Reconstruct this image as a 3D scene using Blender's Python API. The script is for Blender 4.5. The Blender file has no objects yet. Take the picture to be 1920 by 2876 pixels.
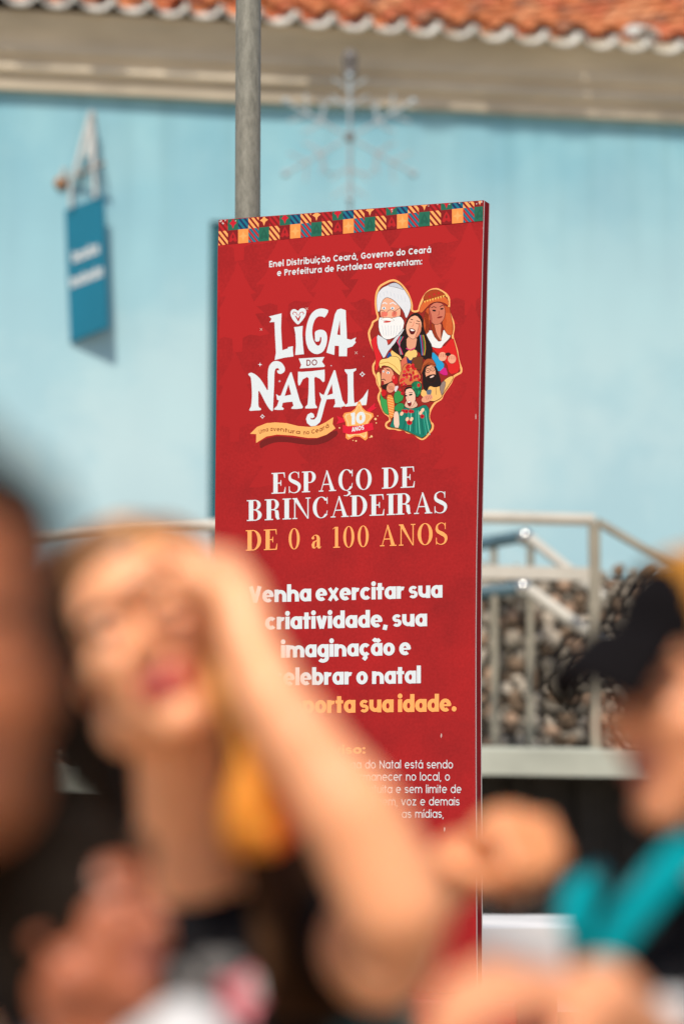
import bpy, bmesh, math, random
from mathutils import Vector, Matrix, Euler
from mathutils.geometry import tessellate_polygon
random.seed(7)
R = math.radians
scn = bpy.context.scene
COL = scn.collection

# ------------------------------------------------------------------ camera
PITCH = R(5.98)
FPX = 6800.0                      # 85 mm on a 24 mm wide frame, in photo pixels
CAM = Vector((0, 0, 1.40))
cam_d = bpy.data.cameras.new("camera")
cam = bpy.data.objects.new("camera", cam_d)
COL.objects.link(cam)
cam.location = CAM
cam.rotation_euler = (R(90) + PITCH, 0, 0)
cam_d.sensor_fit = 'HORIZONTAL'
cam_d.sensor_width = 24.0
cam_d.lens = 85.0
cam_d.clip_start = 0.05
cam_d.clip_end = 2000
cam_d.dof.use_dof = True
cam_d.dof.focus_distance = 7.2
cam_d.dof.aperture_fstop = 1.35
scn.camera = cam

# ------------------------------------------------------------------ light
SUN_EL, SUN_AZ = 54.0, -13.0      # azimuth of the sun seen from behind the camera, minus = left
w = bpy.data.worlds.new("World")
scn.world = w
w.use_nodes = True
nt = w.node_tree
sky = nt.nodes.new("ShaderNodeTexSky")
sky.sky_type = 'NISHITA'
sky.sun_disc = False
sky.sun_elevation = R(SUN_EL)
# sun stands behind the camera (towards -Y)
sdir = Vector((math.sin(R(SUN_AZ)) * math.cos(R(SUN_EL)), -math.cos(R(SUN_AZ)) * math.cos(R(SUN_EL)), math.sin(R(SUN_EL))))
sky.sun_rotation = math.atan2(sdir.x, sdir.y)
bg = nt.nodes["Background"]
bg.inputs[1].default_value = 0.095
nt.links.new(sky.outputs[0], bg.inputs[0])
sun_d = bpy.data.lights.new("sun", 'SUN')
sun_d.energy = 4.0
sun_d.angle = R(5.0)
sun_d.color = (1.0, 0.90, 0.76)
sun = bpy.data.objects.new("sun", sun_d)
COL.objects.link(sun)
sun.rotation_euler = sdir.to_track_quat('Z', 'Y').to_euler()
sun.location = sdir * 40
scn.view_settings.view_transform = 'Standard'
scn.view_settings.look = 'None'
scn.view_settings.exposure = 0.14
scn.view_settings.gamma = 1.0
try:
    scn.cycles.use_denoising = True
    scn.cycles.max_bounces = 8
except Exception:
    pass

# ------------------------------------------------------------------ helpers
def P(px, py, Y):
    """world point seen at photo pixel (px,py) on the plane world-y = Y"""
    a = (px - 960.0) / FPX
    b = (1438.0 - py) / FPX
    d = Vector((a, math.cos(PITCH) - b * math.sin(PITCH), math.sin(PITCH) + b * math.cos(PITCH)))
    return CAM + d * (Y / d.y)
def D(px, py, Y):
    """same from the coordinates of the reduced view of the photograph"""
    return P(px * 1.2245, py * 1.2245, Y)

def srgb(r, g, b):
    f = lambda c: (c / 255 / 12.92) if c / 255 <= 0.04045 else ((c / 255 + 0.055) / 1.055) ** 2.4
    return (f(r), f(g), f(b))

def mat(name, col, rough=0.6, metal=0.0, var=0.0, scale=8.0, bump=0.0, bscale=40.0, spec=0.5, sss=0.0, stretch=None):
    m = bpy.data.materials.new(name)
    m.use_nodes = True
    n = m.node_tree
    b = n.nodes["Principled BSDF"]
    b.inputs["Roughness"].default_value = rough
    b.inputs["Metallic"].default_value = metal
    b.inputs["Specular IOR Level"].default_value = spec
    b.inputs["Base Color"].default_value = (*col, 1)
    if sss:
        b.inputs["Subsurface Weight"].default_value = sss
        b.inputs["Subsurface Radius"].default_value = (0.02, 0.008, 0.004)
        b.inputs["Subsurface Scale"].default_value = 0.5
    tc = None
    if var or bump:
        tc = n.nodes.new("ShaderNodeTexCoord")
        src = tc.outputs["Object"]
        if stretch:
            mp = n.nodes.new("ShaderNodeMapping")
            mp.inputs["Scale"].default_value = stretch
            n.links.new(src, mp.inputs[0])
            src = mp.outputs[0]
    if var:
        no = n.nodes.new("ShaderNodeTexNoise")
        no.inputs["Scale"].default_value = scale
        no.inputs["Detail"].default_value = 6
        n.links.new(src, no.inputs["Vector"])
        rp = n.nodes.new("ShaderNodeValToRGB")
        lo = tuple(max(0, c * (1 - var)) for c in col)
        hi = tuple(min(1, c * (1 + var)) for c in col)
        rp.color_ramp.elements[0].position = 0.3
        rp.color_ramp.elements[1].position = 0.7
        rp.color_ramp.elements[0].color = (*lo, 1)
        rp.color_ramp.elements[1].color = (*hi, 1)
        n.links.new(no.outputs["Fac"], rp.inputs[0])
        n.links.new(rp.outputs[0], b.inputs["Base Color"])
    if bump:
        nb = n.nodes.new("ShaderNodeTexNoise")
        nb.inputs["Scale"].default_value = bscale
        nb.inputs["Detail"].default_value = 5
        n.links.new(src, nb.inputs["Vector"])
        bp = n.nodes.new("ShaderNodeBump")
        bp.inputs["Strength"].default_value = bump
        bp.inputs["Distance"].default_value = 0.01
        n.links.new(nb.outputs["Fac"], bp.inputs["Height"])
        n.links.new(bp.outputs[0], b.inputs["Normal"])
    return m

def empty(name, loc, rz=0.0, label=None, cat=None, group=None, kind=None):
    o = bpy.data.objects.new(name, None)
    o.empty_display_size = 0.1
    COL.objects.link(o)
    o.location = loc
    o.rotation_euler = (0, 0, rz)
    tag(o, label, cat, group, kind)
    return o
def tag(o, label=None, cat=None, group=None, kind=None):
    if label: o["label"] = label
    if cat: o["category"] = cat
    if group: o["group"] = group
    if kind: o["kind"] = kind
    return o

class MB:
    """collects faces in local coordinates, with a material slot per face"""
    def __init__(s):
        s.v, s.f, s.m, s.mats = [], [], [], []
        s.smooth = False
    def slot(s, m):
        if m not in s.mats: s.mats.append(m)
        return s.mats.index(m)
    def face(s, pts, m):
        k = s.slot(m); i = len(s.v)
        s.v += [tuple(p) for p in pts]
        s.f.append(tuple(range(i, i + len(pts)))); s.m.append(k)
    def grid(s, rows, m, closed=False):
        """rows of points -> quads; closed: each row wraps round"""
        k = s.slot(m); i0 = len(s.v); n = len(rows[0])
        for r in rows: s.v += [tuple(p) for p in r]
        for a in range(len(rows) - 1):
            for b in range(n if closed else n - 1):
                c = (b + 1) % n
                s.f.append((i0 + a * n + b, i0 + a * n + c, i0 + (a + 1) * n + c, i0 + (a + 1) * n + b)); s.m.append(k)
    def cap(s, row, m):
        s.face(row, m)
    def box(s, a, b, m):
        x0, y0, z0 = a; x1, y1, z1 = b
        q = [(x0, y0, z0), (x1, y0, z0), (x1, y1, z0), (x0, y1, z0), (x0, y0, z1), (x1, y0, z1), (x1, y1, z1), (x0, y1, z1)]
        k = s.slot(m); i = len(s.v); s.v += q
        for f in ((3, 2, 1, 0), (4, 5, 6, 7), (0, 1, 5, 4), (1, 2, 6, 5), (2, 3, 7, 6), (3, 0, 4, 7)):
            s.f.append(tuple(i + j for j in f)); s.m.append(k)
    def tube(s, pts, r, m, n=12, caps=True):
        pts = [Vector(p) for p in pts]
        rr = r if isinstance(r, (list, tuple)) else [r] * len(pts)
        rows = []
        ref = None
        for i, p in enumerate(pts):
            t = (pts[min(i + 1, len(pts) - 1)] - pts[max(i - 1, 0)])
            t = t.normalized() if t.length > 1e-9 else Vector((0, 0, 1))
            if ref is None:
                ref = Vector((0, 0, 1)) if abs(t.z) < 0.9 else Vector((1, 0, 0))
            a = t.cross(ref); a.normalize(); b = t.cross(a)
            ref = -b if False else ref
            rows.append([p + (a * math.cos(2 * math.pi * j / n) + b * math.sin(2 * math.pi * j / n)) * rr[i] for j in range(n)])
        s.grid(rows, m, True)
        if caps:
            s.cap(rows[0][::-1], m); s.cap(rows[-1], m)
    def ball(s, c, r, m, nu=14, nv=9, sc=(1, 1, 1), mtx=None):
        c = Vector(c); rows = []
        for i in range(nv + 1):
            th = math.pi * (0.0005 + 0.999 * i / nv)
            row = []
            for j in range(nu):
                p = Vector((math.sin(th) * math.cos(2 * math.pi * j / nu) * sc[0], math.sin(th) * math.sin(2 * math.pi * j / nu) * sc[1], math.cos(th) * sc[2])) * r
                if mtx: p = mtx @ p
                row.append(c + p)
            rows.append(row)
        s.grid(rows, m, True)
    def extrude(s, poly, y0, y1, m, f=lambda x, z, y: (x, y, z)):
        """a polygon in (x,z) given a thickness along y"""
        n = len(poly)
        tri = tessellate_polygon([[Vector((x, z, 0)) for x, z in poly]])
        for y in (y0, y1):
            for t in tri: s.face([f(*poly[i], y) for i in t], m)
        for i in range(n):
            a, b = poly[i], poly[(i + 1) % n]
            s.face([f(*a, y0), f(*b, y0), f(*b, y1), f(*a, y1)], m)
    def build(s, name, parent=None, smooth=None, bevel=0.0):
        me = bpy.data.meshes.new(name)
        me.from_pydata(s.v, [], s.f)
        for m in s.mats: me.materials.append(m)
        me.polygons.foreach_set("material_index", s.m)
        if smooth if smooth is not None else s.smooth:
            bm = bmesh.new(); bm.from_mesh(me)
            bmesh.ops.remove_doubles(bm, verts=bm.verts, dist=1e-5)
            bmesh.ops.recalc_face_normals(bm, faces=bm.faces)
            bm.to_mesh(me); bm.free()
            me.polygons.foreach_set("use_smooth", [True] * len(me.polygons))
            try: me.set_sharp_from_angle(angle=R(50))
            except Exception: pass
        me.update()
        o = bpy.data.objects.new(name, me)
        COL.objects.link(o)
        if parent: o.parent = parent
        if bevel:
            b = o.modifiers.new("bevel", 'BEVEL'); b.width = bevel; b.segments = 2; b.limit_method = 'ANGLE'
        return o

# ------------------------------------------------------------------ ground
M_pave = mat("paving", (0.50, 0.39, 0.27), 0.85, var=0.25, scale=3, bump=0.3, bscale=60)
g = MB()
g.face([(-300, -300, 0), (300, -300, 0), (300, 300, 0), (-300, 300, 0)], M_pave)
tag(g.build("ground"), kind="structure")

# ------------------------------------------------------------------ blue building
def wall_material():
    m = bpy.data.materials.new("blue_limewash"); m.use_nodes = True
    n = m.node_tree; b = n.nodes["Principled BSDF"]
    b.inputs["Roughness"].default_value = 0.85
    tc = n.nodes.new("ShaderNodeTexCoord")
    no = n.nodes.new("ShaderNodeTexNoise"); no.inputs["Scale"].default_value = 0.9; no.inputs["Detail"].default_value = 5
    n.links.new(tc.outputs["Object"], no.inputs["Vector"])
    rp = n.nodes.new("ShaderNodeValToRGB")
    rp.color_ramp.elements[0].position = 0.28; rp.color_ramp.elements[1].position = 0.72
    rp.color_ramp.elements[0].color = (0.14, 0.38, 0.50, 1); rp.color_ramp.elements[1].color = (0.29, 0.57, 0.67, 1)
    n.links.new(no.outputs["Fac"], rp.inputs[0])
    mp = n.nodes.new("ShaderNodeMapping"); mp.inputs["Scale"].default_value = (2.0, 2.0, 0.5)
    n.links.new(tc.outputs["Object"], mp.inputs[0])
    n2 = n.nodes.new("ShaderNodeTexNoise"); n2.inputs["Scale"].default_value = 1.6; n2.inputs["Detail"].default_value = 7
    n.links.new(mp.outputs[0], n2.inputs["Vector"])
    r2 = n.nodes.new("ShaderNodeValToRGB")
    r2.color_ramp.elements[0].position = 0.36; r2.color_ramp.elements[1].position = 0.62
    r2.color_ramp.elements[0].color = (0.91, 0.94, 0.95, 1); r2.color_ramp.elements[1].color = (1.06, 1.04, 1.02, 1)
    n.links.new(n2.outputs["Fac"], r2.inputs[0])
    mx = n.nodes.new("ShaderNodeMix"); mx.data_type = 'RGBA'; mx.blend_type = 'MULTIPLY'; mx.inputs[0].default_value = 1.0
    n.links.new(rp.outputs[0], mx.inputs[6]); n.links.new(r2.outputs[0], mx.inputs[7])
    # the wall colour grows paler downwards from the cornice, its edge broken by noise
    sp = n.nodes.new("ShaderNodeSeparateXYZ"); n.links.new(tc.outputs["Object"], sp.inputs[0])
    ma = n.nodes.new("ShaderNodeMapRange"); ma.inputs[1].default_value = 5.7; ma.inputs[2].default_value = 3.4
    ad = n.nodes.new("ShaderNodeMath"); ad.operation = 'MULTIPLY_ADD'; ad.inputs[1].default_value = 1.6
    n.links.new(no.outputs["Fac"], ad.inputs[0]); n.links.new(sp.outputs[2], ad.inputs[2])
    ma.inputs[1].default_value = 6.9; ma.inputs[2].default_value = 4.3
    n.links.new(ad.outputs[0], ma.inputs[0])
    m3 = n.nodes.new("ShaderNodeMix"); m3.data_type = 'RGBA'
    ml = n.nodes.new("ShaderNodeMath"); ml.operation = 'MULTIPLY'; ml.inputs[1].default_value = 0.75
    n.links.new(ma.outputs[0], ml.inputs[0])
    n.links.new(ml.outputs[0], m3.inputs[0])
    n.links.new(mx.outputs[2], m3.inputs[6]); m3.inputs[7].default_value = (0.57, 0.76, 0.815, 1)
    # repainted patches and rain streaks under the cornice
    n4 = n.nodes.new("ShaderNodeTexNoise"); n4.inputs["Scale"].default_value = 0.55; n4.inputs["Detail"].default_value = 8; n4.inputs["Roughness"].default_value = 0.6
    n.links.new(tc.outputs["Object"], n4.inputs["Vector"])
    r4 = n.nodes.new("ShaderNodeValToRGB"); r4.color_ramp.elements[0].position = 0.44; r4.color_ramp.elements[1].position = 0.56
    r4.color_ramp.elements[0].color = (0.86, 0.93, 0.955, 1); r4.color_ramp.elements[1].color = (1.08, 1.04, 1.02, 1)
    n.links.new(n4.outputs["Fac"], r4.inputs[0])
    m4 = n.nodes.new("ShaderNodeMix"); m4.data_type = 'RGBA'; m4.blend_type = 'MULTIPLY'; m4.inputs[0].default_value = 1
    n.links.new(m3.outputs[2], m4.inputs[6]); n.links.new(r4.outputs[0], m4.inputs[7])
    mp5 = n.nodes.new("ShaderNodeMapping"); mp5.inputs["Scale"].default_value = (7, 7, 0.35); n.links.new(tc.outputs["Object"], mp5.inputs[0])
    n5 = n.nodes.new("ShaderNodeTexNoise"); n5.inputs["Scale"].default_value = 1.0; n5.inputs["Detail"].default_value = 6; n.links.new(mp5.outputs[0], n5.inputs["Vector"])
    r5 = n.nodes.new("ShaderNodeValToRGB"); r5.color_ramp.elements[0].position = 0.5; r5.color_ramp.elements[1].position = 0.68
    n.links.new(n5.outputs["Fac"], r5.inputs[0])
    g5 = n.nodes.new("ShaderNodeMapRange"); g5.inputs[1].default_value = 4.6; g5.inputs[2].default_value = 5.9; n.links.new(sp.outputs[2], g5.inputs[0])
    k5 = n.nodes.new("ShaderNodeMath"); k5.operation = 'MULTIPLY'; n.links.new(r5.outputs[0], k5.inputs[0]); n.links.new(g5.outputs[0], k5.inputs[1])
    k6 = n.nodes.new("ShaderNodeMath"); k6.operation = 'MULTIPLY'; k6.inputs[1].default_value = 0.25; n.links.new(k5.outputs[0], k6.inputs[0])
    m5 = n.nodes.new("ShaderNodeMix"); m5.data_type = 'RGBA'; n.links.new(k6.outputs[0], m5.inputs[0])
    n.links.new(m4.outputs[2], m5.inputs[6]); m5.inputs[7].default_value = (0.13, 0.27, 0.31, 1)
    n.links.new(m5.outputs[2], b.inputs["Base Color"])
    nb = n.nodes.new("ShaderNodeTexNoise"); nb.inputs["Scale"].default_value = 30; nb.inputs["Detail"].default_value = 6
    n.links.new(tc.outputs["Object"], nb.inputs["Vector"])
    bp = n.nodes.new("ShaderNodeBump"); bp.inputs["Strength"].default_value = 0.25; bp.inputs["Distance"].default_value = 0.01
    n.links.new(nb.outputs["Fac"], bp.inputs["Height"]); n.links.new(bp.outputs[0], b.inputs["Normal"])
    return m
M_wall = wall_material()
M_corn = mat("weathered_cornice", (0.56, 0.49, 0.38), 0.9, var=0.2, scale=2.2, bump=0.1, bscale=25, stretch=(0.6, 1, 2.5))
M_white = mat("white_limewash", (0.62, 0.62, 0.58), 0.85, var=0.25, scale=9, bump=0.3, bscale=30)
M_tile = [mat("terracotta_orange", (0.56, 0.19, 0.07), 0.8, var=0.3, scale=9, bump=0.2),
          mat("terracotta_pale", (0.64, 0.28, 0.13), 0.85, var=0.3, scale=9, bump=0.2),
          mat("terracotta_brown", (0.33, 0.14, 0.075), 0.85, var=0.35, scale=9, bump=0.2),
          mat("terracotta_red", (0.54, 0.155, 0.065), 0.8, var=0.3, scale=9, bump=0.2)]
M_tealdoor = mat("teal_door_paint", (0.012, 0.12, 0.155), 0.5, var=0.15, scale=4)
M_dark = mat("door_head_shade", (0.02, 0.018, 0.016), 0.9)
BW = P(960, 1438, 16.4); BW.z = 0
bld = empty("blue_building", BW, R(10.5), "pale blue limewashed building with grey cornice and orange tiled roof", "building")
DX0, DX1, DZ1 = -0.915, 0.32, 5.10      # doorway
b = MB()
# front wall pieces round the doorway, each butted to the next
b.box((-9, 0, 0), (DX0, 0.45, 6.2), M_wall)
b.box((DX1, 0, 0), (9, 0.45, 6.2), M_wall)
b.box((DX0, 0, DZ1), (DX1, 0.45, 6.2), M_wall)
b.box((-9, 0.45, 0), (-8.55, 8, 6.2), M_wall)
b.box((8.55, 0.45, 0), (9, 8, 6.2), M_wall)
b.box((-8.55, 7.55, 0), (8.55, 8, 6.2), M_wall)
b.build("wall", bld)
# cornice profile (y out of the wall is negative)
prof = [(0.0, 5.94), (-0.07, 5.94), (-0.075, 5.985), (-0.07, 6.035), (-0.105, 6.04), (-0.125, 6.065), (-0.125, 6.09), (-0.105, 6.11),
        (-0.11, 6.15), (-0.15, 6.165), (-0.16, 6.19), (-0.15, 6.21), (-0.17, 6.27), (-0.21, 6.33), (-0.26, 6.38), (-0.27, 6.43), (0.3, 6.43), (0.3, 6.21), (0, 6.21)]
b = MB()
nseg = 60
rows = []
for i in range(nseg + 1):
    x = -9.2 + 18.4 * i / nseg
    dz = 0.006 * math.sin(x * 1.3) + 0.003 * math.sin(x * 3.1)
    dy = 0.004 * math.sin(x * 2.2)
    rows.append([(x, y + (dy if y < -0.01 else 0), z + dz) for y, z in prof])
b.grid(rows, M_corn, True)
b.cap(rows[0], M_corn); b.cap(rows[-1][::-1], M_corn)
b.build("cornice", bld, smooth=True)
# roof of canal tiles
SL = R(24)
def tile(mb, x, dist, concave, r0, r1, ln, m, mend=None, tw=0.0, lift=0.0):
    """one canal tile; dist = distance of its lower end up the slope"""
    rows = []
    for (dd, rr, up) in ((0, r0, 0.0), (ln, r1, 0.0)):
        row = []
        for k in range(9):
            a = math.pi * k / 8
            sx = math.cos(a) * rr
            sz = math.sin(a) * rr * (0.8 if not concave else -0.75)
            dloc = dist + dd
            off = 0.075 + (0.05 if not concave else 0.07) + lift + (0.025 if dd == 0 else 0)
            yy = -0.36 + dloc * math.cos(SL) - sz * math.sin(SL)
            zz = 6.325 - 0.019 * x + dloc * math.sin(SL) + (sz + off) * math.cos(SL)
            row.append((x + sx + tw * dd, yy, zz))
        rows.append(row)
    inner = []
    for row, (dd, rr) in zip(rows, ((0, r0), (ln, r1))):
        rowi = []
        for k, p in enumerate(row):
            a = math.pi * k / 8
            t = 0.016
            s = 1 if not concave else -1
            rowi.append((p[0] - math.cos(a) * t, p[1] + math.sin(a) * t * s * math.sin(SL), p[2] - math.sin(a) * t * s))
        inner.append(rowi)
    mb.grid(rows, m); mb.grid([r[::-1] for r in inner], mend or m)
    mb.grid([rows[0], inner[0]], mend or m); mb.grid([rows[1][::-1], inner[1][::-1]], m)
    for e in (0, -1):
        mb.face([rows[0][e], rows[1][e], inner[1][e], inner[0][e]], m)
b = MB()
pitch = 0.25
nx = 58
for i in range(nx):
    x = -pitch * nx / 2 + i * pitch
    for rr_ in range(9):
        m = random.choices(M_tile, (5, 2.2, 1.5, 2.5))[0]
        d = 0.34 * rr_
        j = random.uniform(-0.012, 0.012)
        tile(b, x + j, d - 0.03 + random.uniform(-0.02, 0.02), True, 0.129, 0.124, 0.42, M_white if rr_ == 0 else m, M_white if rr_ == 0 else None, lift=0.0)
        m = random.choices(M_tile, (5, 2.2, 1.5, 2.5))[0]
        if rr_ == 0 and random.random() < 0.12: m = M_white
        tile(b, x + pitch / 2 + random.uniform(-0.015, 0.015), d + 0.10 + random.uniform(-0.03, 0.03), False, 0.092, 0.075, 0.42, m, lift=random.uniform(0, 0.015), tw=random.uniform(-0.02, 0.02))
# rest of the roof: two slopes, under and beyond the tiles
x0, x1 = -9.1, 9.1
def rp(d, off): return (-0.24 + d * math.cos(SL), 6.36 + d * math.sin(SL) + off)
a0, a1 = rp(0, 0.02), rp(4.75, 0.02)
b.face([(x0, *a0), (x1, *a0), (x1, *a1), (x0, *a1)], M_tile[2])
b.face([(x0, *a1), (x1, *a1), (x1, 8.4, 6.4), (x0, 8.4, 6.4)], M_tile[0])
b.face([(x0, a0[0], a0[1]), (x0, a1[0], a1[1]), (x0, 8.4, 6.4)], M_wall)
b.face([(x1, a0[0], a0[1]), (x1, a1[0], a1[1]), (x1, 8.4, 6.4)], M_wall)
b.build("roof", bld, smooth=True)
# tall teal door in its recess
b = MB()
b.box((DX0, 0.02, 0), (DX0 + 0.07, 0.45, DZ1), M_tealdoor)
b.box((DX1 - 0.07, 0.02, 0), (DX1, 0.45, DZ1), M_tealdoor)
b.box((DX0 + 0.07, 0.02, DZ1 - 0.09), (DX1 - 0.07, 0.45, DZ1), M_dark)  # frame head painted near black for the shade at the top of the recess
dr = b.build("door_frame", bld)
b = MB()
b.box((DX0 + 0.072, 0.10, 0.02), (-0.31, 0.15, DZ1 - 0.092), M_tealdoor)
b.box((-0.30, 0.10, 0.02), (DX1 - 0.072, 0.15, DZ1 - 0.092), M_tealdoor)
for xa, xb in ((DX0 + 0.17, -0.42), (-0.19, DX1 - 0.17)):
    for k in range(5):
        z0 = 0.25 + k * 0.92
        b.box((xa, 0.085, z0), (xb, 0.098, z0 + 0.72), M_tealdoor)
b.build("door", bld)

# ------------------------------------------------------------------ hanging wall sign
M_signblue = mat("hanging_sign_blue", (0.0, 0.15, 0.25), 0.45, var=0.06, scale=3)
M_steelw = mat("white_steel", (0.55, 0.57, 0.57), 0.4, var=0.15, scale=6)
M_letter = mat("letter_white", (0.72, 0.75, 0.77), 0.55)
hs = empty("hanging_sign", P(242, 750, 15.97), 0, "blue rectangular sign with white lettering hanging from a bracket on the pale wall", "sign")
HB = hs.location.copy()
hl = lambda px, py, Y: P(px, py, Y) - HB
YL, YR = 16.05, 15.95
tl, tr, bl, br = hl(182, 590, YL), hl(289, 547, YR), hl(197, 962, YL), hl(303, 918, YR)
nrm = (tr - tl).cross(bl - tl).normalized()
if nrm.y > 0: nrm = -nrm
b = MB()
bk = [p - nrm * 0.03 for p in (tl, tr, br, bl)]
fr = [tl, tr, br, bl]
b.face(fr, M_signblue); b.face(bk[::-1], M_signblue)
for i in range(4): b.face([fr[i], bk[i], bk[(i + 1) % 4], fr[(i + 1) % 4]], M_signblue)
b.build("sign_board", hs)
def onsign(u, v): return tl + (tr - tl) * u + (bl - tl) * v + nrm * 0.004
rnd = random.Random(3)
for (v0, v1, ua, ub, nch) in ((0.335, 0.415, 0.16, 0.86, 5), (0.515, 0.595, 0.08, 0.94, 8)):
    wch = (ub - ua) / nch
    b = MB()
    for k in range(nch):                 # blurred-out lettering: stems and bowls
        u = ua + k * wch
        b.face([onsign(u, v0 + (0.0 if k % 3 == 0 else 0.02)), onsign(u + wch * 0.3, v0 + (0.0 if k % 3 == 0 else 0.02)), onsign(u + wch * 0.3, v1), onsign(u, v1)], M_letter)
        b.face([onsign(u + wch * 0.32, v0 + 0.022), onsign(u + wch * 0.82, v0 + 0.022), onsign(u + wch * 0.82, v0 + 0.042), onsign(u + wch * 0.32, v0 + 0.042)], M_letter)
        b.face([onsign(u + wch * 0.32, v1 - 0.02), onsign(u + wch * 0.82, v1 - 0.02), onsign(u + wch * 0.82, v1), onsign(u + wch * 0.32, v1)], M_letter)
        if k % 2 == 0:
            b.face([onsign(u + wch * 0.6, v0 + 0.043), onsign(u + wch * 0.82, v0 + 0.043), onsign(u + wch * 0.82, v1 - 0.021), onsign(u + wch * 0.6, v1 - 0.021)], M_letter)
    b.build("lettering", hs)
M_rod = mat("rod_grey_brown", (0.23, 0.20, 0.17), 0.5, var=0.2)
M_knob = mat("turned_wood_knob", (0.42, 0.19, 0.07), 0.5, var=0.2)
b = MB()
b.tube([hl(172, 512, YL), hl(293, 456, YR)], 0.015, M_rod); b.build("rod", hs, smooth=True)
b = MB()
b.ball(hl(170, 514, YL), 0.045, M_knob); b.ball(hl(165, 517, YL), 0.025, M_knob); b.build("knob", hs, smooth=True)
b = MB()
for (pa, pb, r) in (((255, 318, 15.98), (206, 500, 16.0), 0.018), ((262, 318, 15.97), (262, 476, 15.96), 0.018), ((262, 322, 15.97), (246, 440, 15.98), 0.018),
                    ((255, 318, 15.98), (262, 318, 15.97), 0.022), ((182, 470, 16.0), (176, 505, 16.02), 0.02)):
    b.tube([hl(*pa), hl(*pb)], r, M_steelw, 8)
b.tube([hl(258, 318, 15.77), hl(262, 330, 16.65)], 0.014, M_steelw, 8)
b.tube([hl(172, 512, YL), hl(182, 512, 16.65)], 0.012, M_steelw, 8)
b.build("bracket", hs, smooth=True)
for pa, pb in (((198, 500, 16.0), (200, 583, 16.01)), ((264, 470, 15.96), (268, 556, 15.96))):
    b = MB(); b.tube([hl(*pa), hl(*pb)], 0.013, M_steelw, 8); b.build("hanger", hs, smooth=True)

# ------------------------------------------------------------------ snowflake ornament on its thin post
M_wire = mat("silver_tinsel_wire", (0.36, 0.43, 0.47), 0.6, var=0.15, scale=15)
M_iron = mat("dark_iron", (0.14, 0.13, 0.125), 0.6)
SB = P(983, 1438, 15.2); SB.z = 0
tp = P(985, 172, 15.2) - SB
b = MB()
sp = empty("ornament_post", SB, 0, "slim grey post with dark ball finial rising behind the red sign", "post")
b.tube([(0, 0, 0), (0, 0, tp.z)], [0.014, 0.012], M_wire); b.build("shaft", sp, smooth=True)
b = MB(); b.ball((0, 0, tp.z + 0.02), 0.05, M_iron, sc=(1, 1, 1.25)); b.tube([(0, 0, tp.z - 0.09), (0, 0, tp.z - 0.03)], 0.045, M_iron); b.build("finial", sp, smooth=True)
sf = empty("snowflake_ornament", P(981, 385, 15.12), 0, "pale wire snowflake Christmas ornament with six arms fixed on a slim post", "ornament")
b = MB()
for k in range(6):
    a = math.pi / 2 + k * math.pi / 3
    L = 0.47 if k % 3 else 0.40
    ex = Vector((math.cos(a), 0, math.sin(a))); ey = Vector((-math.sin(a), 0, math.cos(a)))
    b.tube([ex * 0.04, ex * L], 0.0085, M_wire, 8)
    for (d, l) in ((0.19, 0.12), (0.31, 0.11)):
        for s in (1, -1):
            b.tube([ex * d, ex * (d + l * 0.7) + ey * s * l], 0.0065, M_wire, 8)
    b.ball(ex * L, 0.024, M_wire, 10, 6)
    n = Vector((math.cos(a + math.pi / 3), 0, math.sin(a + math.pi / 3)))
    b.tube([ex * 0.22, (ex + n) * 0.16, n * 0.22], 0.007, M_wire, 8)
b.build("wire_frame", sf, smooth=True)
b = MB(); b.ball((0, -0.01, 0), 0.032, M_iron, sc=(1, 0.5, 1)); b.build("hub", sf, smooth=True)

# ------------------------------------------------------------------ galvanised pole behind the sign
def galv():
    m = bpy.data.materials.new("galvanised_steel"); m.use_nodes = True
    n = m.node_tree; bs = n.nodes["Principled BSDF"]
    bs.inputs["Metallic"].default_value = 0.15; bs.inputs["Roughness"].default_value = 0.5
    tc = n.nodes.new("ShaderNodeTexCoord")
    mp = n.nodes.new("ShaderNodeMapping"); mp.inputs["Scale"].default_value = (1, 1, 0.35)
    n.links.new(tc.outputs["Object"], mp.inputs[0])
    no = n.nodes.new("ShaderNodeTexNoise"); no.inputs["Scale"].default_value = 55; no.inputs["Detail"].default_value = 8; no.inputs["Roughness"].default_value = 0.75
    n.links.new(mp.outputs[0], no.inputs["Vector"])
    rp_ = n.nodes.new("ShaderNodeValToRGB"); rp_.color_ramp.elements[0].position = 0.32; rp_.color_ramp.elements[1].position = 0.7
    rp_.color_ramp.elements[0].color = (0.15, 0.148, 0.122, 1); rp_.color_ramp.elements[1].color = (0.31, 0.305, 0.26, 1)
    n.links.new(no.outputs["Fac"], rp_.inputs[0]); n.links.new(rp_.outputs[0], bs.inputs["Base Color"])
    bp = n.nodes.new("ShaderNodeBump"); bp.inputs["Strength"].default_value = 0.2; bp.inputs["Distance"].default_value = 0.004
    n.links.new(no.outputs["Fac"], bp.inputs["Height"]); n.links.new(bp.outputs[0], bs.inputs["Normal"])
    return m
M_galv = galv()
PB = P(693, 1438, 7.62); PB.z = 0
pl = empty("steel_pole", PB, 0, "tall galvanised steel pole standing close behind the red sign", "pole")
b = MB(); b.tube([(0, 0, 0.012), (-0.001, 0, 2.5), (-0.003, 0, 5.6)], 0.0408, M_galv, 32); b.build("shaft", pl, smooth=True)
b = MB(); b.box((-0.12, -0.12, 0), (0.12, 0.12, 0.012), M_galv); b.build("base_plate", pl)
for sx in (-1, 1):
    for sy in (-1, 1):
        b = MB(); b.tube([(sx * 0.09, sy * 0.09, 0.0125), (sx * 0.09, sy * 0.09, 0.03)], 0.012, M_galv, 6); b.build("bolt", pl)

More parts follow.
